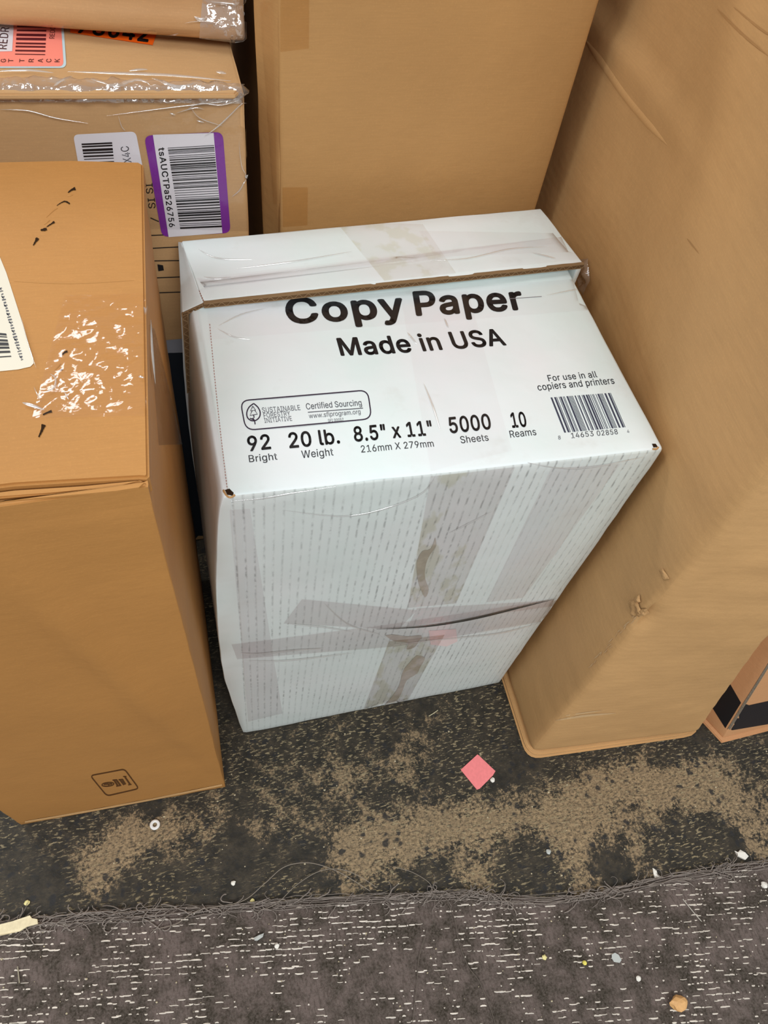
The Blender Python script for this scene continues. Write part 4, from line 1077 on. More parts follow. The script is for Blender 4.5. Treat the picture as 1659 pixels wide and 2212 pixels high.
tape('packing_tape', M_TAPE_BEIGE, S_LID, lid, [((735, 492), (905, 474), (985, 592), (830, 608))], seed=1, label='yellowed clear tape across the lid')
tape('packing_tape', M_TAPE, S_LID, lid, [((905, 500), (1216, 505), (1250, 545), (940, 556))], .0005, amp=.0004, seed=2)
tape('packing_tape', M_TAPE, S_LID, lid, [((412, 604), (1225, 512), (1250, 562), (446, 648))], .0008, 60, 8, .00012, 60, 5)
tape('packing_tape', M_TAPE, S_W, body, [((447, 662), (1292, 600), (1312, 668), (452, 735))], .0005, 60, 8, .0004, 60, 3)
tape('packing_tape', M_TAPE, S_W, body, [((865, 640), (1010, 630), (1105, 975), (930, 1020))], .0008, 16, 40, .0004, 50, 8)
front_col = tape('packing_tape', M_TAPE_STAIN, S_W, body, [((930, 1028), (1112, 1008), (985, 1302), (880, 1312)), ((840, 1384), (960, 1370), (880, 1512), (783, 1536))],
                 .0006, 14, 26, .0003, 60, 4, label='stained grey tape down the front')
tape('packing_tape', M_TAPE2, S_W, body, [((1190, 1010), (1340, 1000), (1130, 1290), (1050, 1300))], .0006, 10, 20, .0003, 60, 9)
tape('packing_tape', M_TAPE2, S_W, body, [((496, 1100), (540, 1098), (610, 1540), (536, 1558))], .0005, 8, 30, .0003, 60, 12)
tape('packing_tape', M_TAPE_GREY, S_W, body, [((500, 1390), (800, 1352), (850, 1395), (512, 1422))], .0009, 34, 6, .0005, 70, 15, label='grey tape strap round the front, left end')
tape('packing_tape', M_TAPE_GREY, S_W, body, [((652, 1292), (900, 1316), (860, 1358), (612, 1345))], .0009, 20, 8, .0005, 70, 16, label='slanting tape end on the front')
tape('packing_tape', M_TAPE_GREY, S_W, body, [((800, 1352), (1208, 1290), (1186, 1338), (850, 1395))], .0012, 34, 8, .0006, 70, 17, label='grey tape strap round the front, right end')
tape('packing_tape', M_TAPE_GREY, S_W, body, [((900, 1312), (1212, 1294), (1204, 1306), (880, 1352))], .0009, 30, 5, .0004, 70, 18)

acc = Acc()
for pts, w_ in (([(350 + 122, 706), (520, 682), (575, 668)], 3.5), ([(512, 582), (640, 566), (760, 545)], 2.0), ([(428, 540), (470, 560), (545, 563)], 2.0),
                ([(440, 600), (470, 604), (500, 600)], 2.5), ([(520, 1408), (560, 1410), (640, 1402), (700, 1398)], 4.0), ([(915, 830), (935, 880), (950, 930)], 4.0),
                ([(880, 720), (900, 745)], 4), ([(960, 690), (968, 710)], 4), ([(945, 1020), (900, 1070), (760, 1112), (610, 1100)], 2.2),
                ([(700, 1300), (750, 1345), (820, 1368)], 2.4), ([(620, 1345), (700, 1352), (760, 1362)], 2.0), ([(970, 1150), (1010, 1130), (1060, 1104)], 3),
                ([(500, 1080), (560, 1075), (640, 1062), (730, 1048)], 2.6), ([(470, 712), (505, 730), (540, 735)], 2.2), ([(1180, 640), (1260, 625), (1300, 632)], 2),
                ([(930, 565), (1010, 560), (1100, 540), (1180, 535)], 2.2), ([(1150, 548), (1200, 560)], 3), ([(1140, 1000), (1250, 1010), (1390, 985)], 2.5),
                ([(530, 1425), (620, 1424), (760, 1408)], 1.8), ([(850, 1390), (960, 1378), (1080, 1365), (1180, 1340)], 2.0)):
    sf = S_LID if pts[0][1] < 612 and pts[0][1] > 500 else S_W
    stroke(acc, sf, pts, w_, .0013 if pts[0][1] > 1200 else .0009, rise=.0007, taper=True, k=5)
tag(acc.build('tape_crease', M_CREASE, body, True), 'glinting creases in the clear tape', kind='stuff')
# brown adhesive smears and the open slit under the tape
M_SMEAR = plain('brown_adhesive', (184, 177, 166), .6, .2, var=.15, bscale=80)
acc = Acc()
for q in ([(940, 1160), (930, 1185), (912, 1190), (900, 1215), (902, 1250), (908, 1270), (918, 1290), (926, 1272), (918, 1248), (920, 1218), (930, 1196), (942, 1178)],
          [(900, 1415), (885, 1430), (870, 1450), (862, 1480), (846, 1505), (828, 1528), (848, 1522), (866, 1500), (878, 1470), (900, 1455), (908, 1440), (918, 1420)],
          [(832, 1372), (850, 1370), (880, 1374), (910, 1372), (905, 1384), (895, 1398), (878, 1402), (880, 1388), (850, 1384)]):
    acc = Acc(); poly(acc, S_W, [(p.x, p.y) for p in smooth_line(q + [q[0]], 3)[:-1]], .0003)
    acc.build('adhesive_smear', M_SMEAR, body)['label'] = 'brown adhesive smear under the tape'
acc = Acc(); poly(acc, S_W, [(926, 1362), (985, 1358), (988, 1385), (965, 1396), (930, 1392)], .0003)
acc.build('pink_mark', plain('faded_pink', (226, 204, 200), .6, .2), body)['label'] = 'faded pink square under the tape'
acc = Acc(); stroke(acc, S_W, [(812, 1356), (920, 1350), (1020, 1334), (1120, 1310), (1200, 1290)], 3.4, .0016, rise=.0002, taper=True, k=5)
acc.build('tape_slit', plain('dark_slit', (62, 60, 54), .7, .2), body)['label'] = 'dark crease line across the strap of tape'
acc = Acc()
stroke(acc, S_W, [(1100, 646), (1170, 641), (1272, 632)], 1.2, .0003)
acc.build('score_line', plain('score_grey', (130, 126, 128), .7, .2), body)

# ------------------------------------------------------------------ orange-brown box, front left
B_ = empty('brown_box', (-.13, .075, 0))
tag(B_, 'tall orange-brown box at the left edge with a punctured, taped top', 'box')
zb = .530
bf = onz(319, 1050, zb)
bf0 = onz(0, 1093, zb)


def byf(x):
    return bf0.y + (bf.y - bf0.y) * (x - bf0.x) / (bf.x - bf0.x)


c8 = [onz(45, 1782), onz(487, 1700), (-.027, .195, 0), (-.228, .200, 0),
      (-.222, byf(-.222) + .0003, zb - .0122), (bf.x - .0002, bf.y + .0003, zb - .0122), (-.021, .196, zb - .012), (-.225, .200, zb - .012)]
bb, S_B = carton('box_body', c8, .0008, (30, 24, 40), M_B, B_,
                 {'y-': lambda u, w, P: .0035 * sin(pi * u) * sin(pi * w) + .0070 * max(0, 1 - abs(u - .62 + .45 * (w - .7) - .12) / .08) * min(1, 3 * w) * min(1, 4 * (1 - w)) * (.4 + .6 * w),
                  'x+': lambda v, w, P: .004 * sin(pi * v) * sin(pi * w)}, .0010, 3.0)


def bz(x, y): p = onz(x, y, zb); return (p.x, p.y)


xl = -.222
outer = [bz(30, 1047), bz(180, 1038), bz(300, 1031), bz(316, 1032), bz(322, 1026), bz(309, 354), bz(300, 349), bz(150, 345), (xl, .200), (xl, bz(0, 1056)[1])]
o, S_BT = prism('top_flap', outer, zb - .0125, zb, M_B, B_, .0012)
st = [(xl, bz(0, 1078)[1] - .000), bz(0, 1071), bz(120, 1062), bz(250, 1050), bz(307, 1035), bz(300, 1032.5), bz(180, 1044.5), bz(30, 1054), (xl, bz(0, 1060)[1])]
prism('inner_flap', st, zb - .0115, zb - .0012, M_B, B_, .0006, toponly=True)
lip = [(xl, byf(xl)), (bf0.x, bf0.y), (bf.x, bf.y), bz(319.5, 1044), bz(318, 1036), bz(306, 1041), bz(296, 1050), bz(250, 1057), bz(120, 1069), bz(0, 1079), (xl, bz(0, 1086)[1])]
prism('front_lip', lip, zb - .0135, zb, M_B, B_, .0016, shift=(0, .0008), segs=3, toponly=True)
acc = Acc()
stroke(acc, S_B, [(54, 1775), (120, 1764), (200, 1750), (330, 1726), (480, 1695)], 4, .0003, rise=.0008)
acc.build('cut_edge', M_RAW, bb)['label'] = 'pale cut edge along the foot'
# printed mark
acc = Acc()
stroke(acc, S_B, rrect([(195, 1675), (269, 1661), (300, 1703), (231, 1719)], .14, 4), 2.6, .0003, closed=True)
el = [(233 + 13 * cos(a) * 1.0, 1694 + 4 * sin(a) - 1.2 * cos(a)) for a in [i * pi / 12 for i in range(24)]]
stroke(acc, S_B, el, 2.2, .0003, closed=True)
stroke(acc, S_B, [(224, 1694), (242, 1693)], 2.5, .0003); stroke(acc, S_B, [(230, 1690), (236, 1697)], 2, .0003)
for a_, b_ in (((246, 1684), (255, 1698)), ((251, 1684), (260, 1696)), ((259, 1684), (268, 1695)), ((264, 1683), (271, 1694)), ((270, 1678), (281, 1694))):
    stroke(acc, S_B, [a_, b_], 3.6, .0003)
for a_, b_ in (((243, 1685), (253, 1684)), ((251, 1698), (262, 1696)), ((256, 1684), (265, 1683)), ((266, 1677), (273, 1677)), ((277, 1695), (284, 1694))):
    stroke(acc, S_B, [a_, b_], 2.2, .0003)
acc.build('printed_mark', M_INKB, bb)['label'] = 'small brown outlined maker mark'
# punctures in the top: flat patches, the shade in the holes painted dark
PK = [([(147, 417), (155, 411), (163, 408)], 6), ([(123, 445), (132, 439), (141, 436), (151, 441)], 3.2), ([(88, 498), (95, 497), (101, 495)], 8), ([(101, 491), (110, 485), (118, 480)], 4),
      ([(72, 531), (77, 523), (82, 515)], 7), ([(134, 768), (140, 762), (146, 760)], 5), ([(128, 802), (136, 798)], 3), ([(93, 897), (103, 892), (112, 889)], 6), ([(84, 945), (90, 932), (95, 918)], 8)]
for pts, w_ in PK:
    ln = smooth_line(pts, 5)
    lft, rgt = [], []
    for i in range(len(ln)):
        t_ = (ln[min(i + 1, len(ln) - 1)] - ln[max(i - 1, 0)]).normalized()
        n_ = Vector((-t_.y, t_.x)); s_ = i / (len(ln) - 1)
        h_ = w_ / 2 * (.35 + .65 * s_) * (1 + .7 * noise.noise(Vector((i * 1.7, pts[0][0], 0))))
        lft.append(ln[i] + n_ * h_); rgt.append(ln[i] - n_ * h_ * (1 + .5 * noise.noise(Vector((i * 2.3, pts[0][1], 5)))))
    acc = Acc(); poly(acc, S_BT, [(p.x, p.y) for p in lft + rgt[::-1]], .0003)
    acc.build('puncture', M_DARKIN, B_)
acc = Acc()
for pts in ([(100, 470), (115, 455), (125, 450)], [(95, 485), (108, 476)], [(118, 800), (132, 786)], [(145, 424), (158, 421)], [(30, 608), (150, 612), (290, 606)]):
    acc = Acc(); stroke(acc, S_BT, pts, 3, .0001, rise=.0006, taper=True, k=4); acc.build('scuffed_fibre', M_B, B_, True)
# tape over the top
tp = tape('packing_tape', M_TAPE_KRAFT, S_BT, B_, [((140, 640), (316, 635), (318, 900), (70, 905))], .0006, 60, 80, .0006, 110, 21, ridge=False)
tp['label'] = 'wrinkled clear tape on the top'
tape('packing_tape', M_TAPE_KRAFT, S_B, bb, [((320, 700), (332, 712), (392, 960), (340, 962))], .0006, 8, 20, .0004, 60, 30, label='clear tape end on the right side')
acc = Acc()
for pts, w_ in (([(50, 874), (70, 880), (98, 890)], 8), ([(110, 812), (122, 822), (118, 842), (98, 852)], 5), ([(75, 840), (88, 870)], 2.5), ([(48, 690), (62, 745), (80, 800)], 2.5),
                ([(320, 690), (322, 760), (330, 830)], 3), ([(140, 850), (150, 868)], 4), ([(300, 818), (312, 820)], 4)):
    stroke(acc, S_BT if pts[0][0] < 318 else S_B, pts, w_, .0014, rise=.0009, taper=True, k=4)
tag(acc.build('tape_crease', M_CREASE, B_, True), 'glinting creases in the clear tape', kind='stuff')
# shipping label at the left
acc = Acc(); poly(acc, S_BT, [(-130, 380), (-60, 430), (0, 556), (14, 590), (46, 690), (72, 775), (73, 786), (66, 793), (40, 799), (0, 803), (-80, 812), (-130, 810)], .0003)
lb = acc.build('shipping_label', M_CREAM, B_); lb['label'] = 'white rounded label on the top at the left edge'
acc = Acc(); bars(acc, S_BT, [(-60, 715), (14, 722), (25, 772), (-60, 778)], [2, 1, 1, 2, 2, 1, 3, 1, 2, 2, 2, 3, 1], .0005, False)
acc.build('barcode', M_INK, lb)
rq = random.Random(3)
acc = Acc()
for i in range(26):
    t_ = i / 26
    x, y = 2 + t_ * 48, 625 + t_ * 160
    w_ = rq.uniform(4, 8)
    stroke(acc, S_BT, [(x - w_ * .6, y + rq.uniform(-1, 1)), (x + w_ * .5, y - 1.5)], rq.uniform(1.6, 3.2), .0005)
    if i % 3 == 0: stroke(acc, S_BT, [(x - 4, y - 3), (x + 1, y + 3)], 2, .0005)
acc.build('printed_text', M_INKG, lb)['label'] = 'smudged line of small print along the label edge'

# ------------------------------------------------------------------ wrapped box behind it
C_ = empty('wrapped_box', (-.10, .40, 0))
tag(C_, 'pale brown box in stretch film with a purple-edged barcode label on its front', 'box')
zc = .543
c8 = [(-.34, .252, 0), (.052, .252, 0), (.052, .60, 0), (-.34, .60, 0), (-.34, .252, zc), (.0505, .252, zc), (.052, .60, zc), (-.34, .60, zc)]
cb, S_C = carton('box_body', c8, .003, (24, 20, 28), M_C, C_,
                 {'y-': lambda u, w, P: .003 * sin(pi * u) * sin(pi * w) - .004 * max(0, w - .9) / .1, 'z+': lambda u, v, P: .004 * sin(pi * u) * sin(pi * v) - .001}, .0010, 5.0)
# folded board layers along the top front edge
prism('flap_edge', [(-.34, .2475), (.044, .2475), (.050, .256), (-.34, .256)], zc - .0024, zc + .0014, M_C, C_, .0010)
# labels on the front
acc = Acc(); poly(acc, S_C, rrect([(311, 292), (481, 284), (498, 502), (350, 511)], .10, 5), .0006)
lb = acc.build('barcode_label', M_PURPLE, cb); lb['label'] = 'white barcode label with purple side bands'
acc = Acc(); poly(acc, S_C, [(330, 290), (461, 286), (480, 502), (364, 511)], .0008)
acc.build('label_face', M_PAPER, lb)['label'] = 'white middle of the label'
acc = Acc()
rb = random.Random(8)
bars(acc, S_C, [(362, 318), (462, 312), (479, 489), (389, 493)], [rb.choice((1, 1, 2, 2, 3)) for _ in range(77)], .0010, False)
acc.build('barcode', M_INK, lb)
acc = Acc(); text(acc, S_C, 'tsAUCTPa526756', (342, 319), (366, 491), (355, 318), 16, .0010, 25)
acc.build('printed_text', M_INK, lb)
acc = Acc(); poly(acc, S_C, rrect([(158, 290), (293, 283), (312, 380), (175, 386)], (.12, .12, 0, 0), 5), .0006)
lb = acc.build('barcode_label', M_PAPER, cb); lb['label'] = 'white barcode label partly behind the front box'
acc = Acc(); bars(acc, S_C, [(176, 309), (242, 306), (250, 380), (188, 382)], [2, 1, 2, 2, 3, 1, 2, 2, 2, 2, 1, 3, 1, 2, 1, 2, 2, 2, 3, 1, 2, 1, 2], .0008, False)
acc.build('barcode', M_INK, lb)
acc = Acc(); text(acc, S_C, 'X4C', (284, 349), (277, 313), (267, 351), 2, .0008, 15)
acc.build('printed_text', M_INKG, lb)
acc = Acc()
for a_, b_ in (((325, 470), (343, 478)), ((325, 508), (480, 502)), ((325, 536), (400, 532)), ((328, 563), (400, 562)), ((330, 600), (400, 597)), ((335, 632), (400, 630))):
    stroke(acc, S_C, [a_, b_], 2.2, .0004)
acc.build('printed_rule', M_INK, cb)
acc = Acc(); text(acc, S_C, 'SI', (331, 417), (329, 394), (316, 418), 4, .0004)
acc.build('printed_text', M_INK, cb)
acc = Acc(); text(acc, S_C, 'SI', (336, 449), (334, 426), (321, 450), 4, .0004)
acc.build('printed_text', M_INK, cb)
acc = Acc(); poly(acc, S_C, [(340, 570), (352, 572), (354, 583), (342, 585)], .0006); acc.build('printed_block', M_INK, cb)
acc = Acc(); poly(acc, S_C, [(358, 734), (405, 730), (405, 760), (362, 762)], .0005); acc.build('low_panel', plain('pale_grey_print', (150, 152, 160), .6, .2), cb)['label'] = 'small grey panel low on the front'
acc = Acc(); poly(acc, S_C, [(345, 762), (430, 760), (452, 1166), (370, 1166)], .0005); acc.build('low_panel', M_SLATE, cb)['label'] = 'slate blue panel low on the front, carried down as painted gap shade'  # slate print, extended down in flat dark colour for the shaded gap
# labels on the top
acc = Acc(); poly(acc, S_C, rrect([(-160, 20), (135, 22), (144, 148), (-160, 148)], (.0, 0, .10, 0), 5), .0004)
lb = acc.build('route_label', plain('pale_blue_edge', (196, 220, 226), .5, .3), cb); lb['label'] = 'coral label with barcode on the top, under the upper box'
acc = Acc(); poly(acc, S_C, rrect([(-160, 20), (130, 22), (138, 145), (-160, 145)], (.0, 0, .09, 0), 5), .0005)
acc.build('label_face', M_CORAL, lb)
acc = Acc(); poly(acc, S_C, [(-60, 40), (31, 42), (27, 113), (-60, 115)], .0007); acc.build('label_panel', M_PAPER, lb)['label'] = 'white panel of the coral label'
acc = Acc(); bars(acc, S_C, [(39, 40), (102, 41), (98, 121), (33, 120)], [2, 3, 3, 2, 2, 3, 2, 3, 3, 2, 3, 3, 2, 2, 2, 3, 2, 3, 1], .0007, False)
acc.build('barcode', plain('dark_red_ink', (92, 30, 36), .5, .3), lb)
acc = Acc(); text(acc, S_C, 'REDR', (15, 110), (21, 62), (-4, 109), 4, .0009, 20)
text(acc, S_C, 'RED06', (118, 86), (121, 55), (107, 86), 0, .0008, 0)
for i, (ch, x) in enumerate((('G', 8), ('T', 24), ('T', 48), ('R', 68), ('A', 88), ('C', 106), ('K', 124))):
    text(acc, S_C, ch, (x + 5, 137), (x + 6, 129), (x - 6, 137), 2, .0008)
acc.build('printed_text', plain('red_black_ink', (84, 44, 44), .5, .3), lb)
acc = Acc(); poly(acc, S_C, [(150, 40), (350, 40), (330, 99), (152, 72)], .0005)
lb = acc.build('number_label', M_ORANGE, cb); lb['label'] = 'fluorescent orange number label on the top'
acc = Acc(); text(acc, S_C, '78642', (166, 72), (325, 93), (176, 42), 22, .0008, 10)
acc.build('printed_text', M_INK, lb)
# stretch film
acc = Acc()
patch(acc, S_C, [(-120, 214), (531, 204), (540, 495), (-120, 480)], 90, 40, .0022, .0010, 55, 2)
wr = acc.build('stretch_film', M_WRAP, cb, True); wr['label'] = 'clear stretch film over the front'
acc = Acc()
S_C2 = S_C
patch(acc, S_C, [(-120, 178), (530, 194), (528, 218), (-120, 214)], 150, 14, .0036, .0030, 120, 6)
o = acc.build('bunched_film', M_WRAP2, cb, True); o['label'] = 'bunched shiny film along the top front edge'
acc = Acc()
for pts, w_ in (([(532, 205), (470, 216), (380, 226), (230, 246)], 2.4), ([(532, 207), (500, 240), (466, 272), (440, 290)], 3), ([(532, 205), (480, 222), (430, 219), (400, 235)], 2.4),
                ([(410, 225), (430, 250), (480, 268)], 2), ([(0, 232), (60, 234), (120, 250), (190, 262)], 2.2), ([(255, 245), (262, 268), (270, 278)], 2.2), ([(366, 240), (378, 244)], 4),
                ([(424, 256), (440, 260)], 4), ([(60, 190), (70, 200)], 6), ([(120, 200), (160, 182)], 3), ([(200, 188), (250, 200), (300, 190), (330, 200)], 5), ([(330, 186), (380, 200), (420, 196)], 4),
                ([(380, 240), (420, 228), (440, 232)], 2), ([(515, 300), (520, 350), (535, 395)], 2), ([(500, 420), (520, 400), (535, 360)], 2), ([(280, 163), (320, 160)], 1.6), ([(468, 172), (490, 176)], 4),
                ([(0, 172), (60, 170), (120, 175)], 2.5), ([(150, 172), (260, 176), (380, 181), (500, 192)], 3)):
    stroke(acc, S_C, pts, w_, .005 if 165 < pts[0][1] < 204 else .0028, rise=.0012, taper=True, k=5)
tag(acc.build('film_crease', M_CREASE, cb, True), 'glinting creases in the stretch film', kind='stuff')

# ------------------------------------------------------------------ box on top of it
D_ = empty('wrapped_box', (-.11, .45, .548))
tag(D_, 'box in stretch film stacked in the top left corner, only its lower edge in view', 'box')
zd = .5485
c8 = [(-.34, .352, zd), (.060, .306, zd), (.064, .62, zd), (-.34, .62, zd), (-.34, .350, zd + .19), (.058, .308, zd + .19), (.060, .62, zd + .19), (-.34, .62, zd + .19)]
db, S_D = carton('box_body', c8, .0035, (30, 12, 30), M_D, D_,
                 {'y-': lambda u, w, P: .004 * sin(pi * min(1, w / .09)) * (1 if w < .09 else 0) - .002 * max(0, min(1, (w - .09) / .02)) + .0016 * noise.noise(Vector((u * 9, w * 12, 0)))}, .0014, 7)
acc = Acc(); patch(acc, S_D, [(440, -30), (536, -30), (534, 94), (430, 82)], 30, 30, .0012, .0018, 110, 3)
acc.build('stretch_film', M_WRAP2, db, True)['label'] = 'crinkled film round the corner'
acc = Acc(); patch(acc, S_D, [(-120, -40), (440, -40), (430, 80), (-120, 50)], 60, 14, .0010, .00012, 60, 4)
acc.build('stretch_film', M_WRAP3, db, True)
acc = Acc()
for pts, w_ in (([(420, 36), (432, 42), (446, 40)], 9), ([(500, 42), (510, 40)], 5), ([(497, 55), (509, 55)], 4), ([(455, 0), (500, 3), (512, 8)], 2.5), ([(400, 50), (440, 46), (495, 54)], 2.4),
                ([(476, 92), (490, 86)], 2)):
    stroke(acc, S_D, pts, w_, .003, rise=.0015, taper=True, k=5)
if acc.v: tag(acc.build('film_crease', M_CREASE, db, True), kind='stuff')

# ------------------------------------------------------------------ tall box, back centre
E_ = empty('tall_box', (.19, .45, 0))
tag(E_, 'tall plain brown box standing behind the white copy paper box', 'box')
c8 = [(.083, .266, 0), (.3085, .264, 0), (.306, .62, 0), (.082, .62, 0), (.0735, .270, .76), (.3075, .288, .76), (.306, .62, .76), (.076, .62, .76)]
eb, S_E = carton('box_body', c8, .004, (20, 20, 36), M_E, E_,
                 {'y-': lambda u, w, P: -.003 * sin(pi * u) * sin(pi * w), 'x-': lambda v, w, P: .002 * sin(pi * v)}, .0007, 9)
M_TAPE_E = film('amber_tape', (.95, .90, .82), .01, .3, bump=.1)
tape('packing_tape', M_TAPE_E, S_E, eb, [((606, -30), (668, -30), (667, 104), (606, 112))], .0004, 6, 8, .0001, 60, 1, label='amber tape strip at the left edge, upper')
tape('packing_tape', M_TAPE_E, S_E, eb, [((610, 404), (665, 404), (664, 486), (611, 490))], .0004, 6, 8, .0001, 60, 2, label='amber tape strip at the left edge, lower')
cfl, S_CF = carton('corner_flap', [(.0745, .2850, .02), (.084, .2690, .02), (.086, .2710, .02), (.0765, .2870, .02),
                                  (.0600, .2960, .758), (.0745, .2705, .758), (.0765, .2730, .758), (.0620, .2980, .758)], .0012, (6, 1, 40), M_E, E_, None, .0012, 31)
cfl['label'] = 'board flap folded down the left corner'
tape('packing_tape', M_TAPE_KRAFT, S_CF, cfl, [((562, 2), (590, 2), (600, 440), (592, 440))], .0005, 5, 60, .0006, 90, 5)

# ------------------------------------------------------------------ big box at the right
F_ = empty('large_box', (.39, .08, 0))
tag(F_, 'large plain brown box at the right edge with a crushed front corner', 'box')
c8 = [(.2968, -.0862, .0078), (.505, -.1055, .0078), (.500, .30, .0078), (.3005, .30, .0078),
      (.2925, -.058, .78), (.470, -.085, .78), (.49, .62, .78), (.3045, .62, .78)]
c8[2] = (.400, .60, .0078); c8[3] = (.325, .60, .0078); c8[6] = (.41, .62, .78); c8[7] = (.372, .62, .78)


def f_left(v, w, P):
    d = .0035 * sin(pi * min(1, v * 1.2)) * sin(pi * w)
    y = P.y; z = P.z
    d *= .2
    d -= .016 * math.exp(-((y - .18) / .11) ** 2) * min(1, max(0, z / .35))
    # ridge where a flap seam runs back, and soft diagonal folds
    s = z - .556
    if y > .1: d += .0018 * math.exp(-(s / .008) ** 2) * min(1, (y - .1) / .08) - .0028 * (1 if s > .008 else 0) * min(1, max(0, (y - .14) / .10))
    d += .0008 * noise.noise(Vector((y * 30, z * 7, 1)))
    return d


def f_front(u, w, P):
    d = .004 * sin(pi * u) * sin(pi * min(1, w * 1.3))
    if .3 < P.z < .42: d += .0004 * sin(P.z * 2 * pi / .0075) * min(1, (P.x - .31) / .03 if P.x > .31 else 0)
    g = math.exp(-(((P.x - .29) / .012) ** 2 + ((P.z - .322) / .014) ** 2))
    return d - .012 * g


def f_warp(P, u, v, w):
    return P - Vector((.275 * min(P.z, .28) * u * u, 0, 0))


fb, S_F = carton('box_body', c8, .0085, (30, 60, 120), M_F, F_, {'x-': f_left, 'y-': f_front}, .0014, 12, f_warp)


def round_plan(q, r, k=5):
    out = []
    for i in range(4):
        p, a, b = Vector(q[i]), Vector(q[i - 1]), Vector(q[(i + 1) % 4])
        A = p + (a - p).normalized() * r[i]; B = p + (b - p).normalized() * r[i]
        for t in range(k + 1):
            t /= k
            out.append(tuple(A * (1 - t) ** 2 + p * 2 * t * (1 - t) + B * t * t))
    return out



fp = [(.2925, -.0905), (.513, -.1085), (.395, .24), (.302, .24)]
prism('bottom_flap', round_plan(fp, (.016, .030, .01, .01)), .0003, .0034, M_F, F_, .0010)
fp = [(.2940, -.0885), (.508, -.1060), (.392, .24), (.303, .24)]
prism('bottom_flap', round_plan(fp, (.016, .03, .01, .01)), .0042, .0074, M_F, F_, .0010)
# torn fibres at the crushed place and scuffs down the corner
for q, am in (([(1358, 1298), (1378, 1296), (1392, 1326), (1368, 1330)], .0030), ([(1376, 1316), (1398, 1314), (1404, 1324), (1380, 1332)], .0022),
              ([(1424, 1232), (1434, 1228), (1448, 1250), (1436, 1252)], .0016), ([(1372, 1290), (1384, 1284), (1386, 1300), (1376, 1304)], .0020)):
    acc = Acc(); patch(acc, S_F, q, 9, 9, .0004, am, 190, q[0][0])
    acc.build('torn_fibre', M_RAW, fb, True)['label'] = 'torn board fibres at the crushed corner'
acc = Acc(); stroke(acc, S_F, [(1262, 82), (1300, 136), (1348, 205), (1395, 262), (1444, 316)], 15, .0001, rise=.0011, taper='soft', k=6)
acc.build('crease', M_F, fb, True)
M_SCUFF = board('scuffed_kraft', (222, 184, 136), .1)
acc = Acc()
rs = random.Random(4)
for i in range(30):
    t_ = rs.random()
    x, y = 1270 + 100 * t_ + rs.uniform(-5, 5), 1446 - 112 * t_ + rs.uniform(-5, 5)
    stroke(acc, S_F, [(x, y), (x + rs.uniform(4, 10), y - rs.uniform(5, 10))], rs.uniform(1.2, 2.6), .0003, taper=True, k=2)
acc.build('scuff', M_SCUFF, fb)['label'] = 'pale scuff along the worn corner'
acc = Acc()
for pts, w_ in (([(1200, 1556), (1260, 1546), (1330, 1540)], 5), ([(1210, 1547), (1300, 1534)], 3)):
    acc = Acc(); stroke(acc, S_F, pts, w_, .0003, taper=True, k=4)
    acc.build('scuff', M_SCUFF, fb)['label'] = 'pale horizontal scuff on the front'
acc = Acc()
M_RUB = board('rubbed_kraft', (188, 142, 92), .1)
for pts, w_ in (([(1484, 515), (1494, 528), (1510, 548)], 3), ([(1550, 20), (1600, 70), (1659, 120)], 6), ([(1585, 15), (1640, 60), (1670, 80)], 5)):
    acc = Acc(); stroke(acc, S_F, pts, w_, .0002, taper=True, k=4); acc.build('scratch', M_RUB, fb)

# crumpled clear tape sticking out of the lid corner of the copy paper box
acc = Acc()
patch(acc, S_F, [(1240, 562), (1276, 558), (1280, 606), (1262, 640)], 12, 16, .0015, .0045, 150, 3)
patch(acc, S_F, [(1238, 552), (1266, 556), (1278, 584), (1240, 586)], 10, 10, .0090, .0040, 170, 9)
acc.build('torn_film', film('crumpled_tape', (.90, .86, .82), .10, .12, (196, 176, 158), .30, bump=.6, bscale=160), lid, True)['label'] = 'crumpled clear tape sticking out of the lid corner'

# ------------------------------------------------------------------ printed tray box, bottom right
G_ = empty('striped_box', (.60, -.06, 0))
tag(G_, 'brown box with a black band, cut off at the right edge behind the large box', 'box')
g0 = onz(1562, 1594, .004); g1 = onz(1659, 1433, .125)
up = (g1 - g0)
g0b = onz(1508, 1536, .004); bd = (g0b - g0).normalized() * .09
wv = Vector((.20, .002, 0))
up2 = up * 1.3
c8 = [g0, g0 + wv, g0 + wv + bd, g0 + bd, g0 + up2, g0 + wv + up2, g0 + wv + bd + up2, g0 + bd + up2]
gb, S_G = carton('box_body', c8, .0012, (16, 12, 14), M_G, G_, None, .0002, 15)
prism('bottom_flap', [tuple(onz(1557, 1606).xy), tuple((onz(1557, 1606) + wv).xy), tuple((g0 + wv + bd).xy), tuple((onz(1557, 1606) + bd).xy)], .0003, .0036, M_G, G_, .001)
acc = Acc(); poly(acc, S_G, [(1571, 1575), (1582, 1577), (1659, 1564), (1700, 1557), (1840, 1534), (1840, 1487), (1700, 1508), (1659, 1514), (1618, 1523), (1607, 1519)], .0003)
acc.build('black_band', M_STRIPE, gb)['label'] = 'black band on the front'
acc = Acc(); poly(acc, S_G, [(1567, 1573), (1601, 1518), (1578, 1478), (1530, 1518), (1536, 1524)], .0003)
acc.build('black_band', M_INK, gb)['label'] = 'black band on the left side'
acc = Acc(); stroke(acc, S_G, [(1575, 1574), (1604, 1526), (1634, 1478), (1666, 1426)], 5, .0005, rise=.0008)
acc.build('cut_edge', plain('grey_board_edge', (128, 116, 100), .9, .1, .6, 500, var=.2), gb)['label'] = 'grey cut edge of the board at the corner'

# ------------------------------------------------------------------ litter on the floor


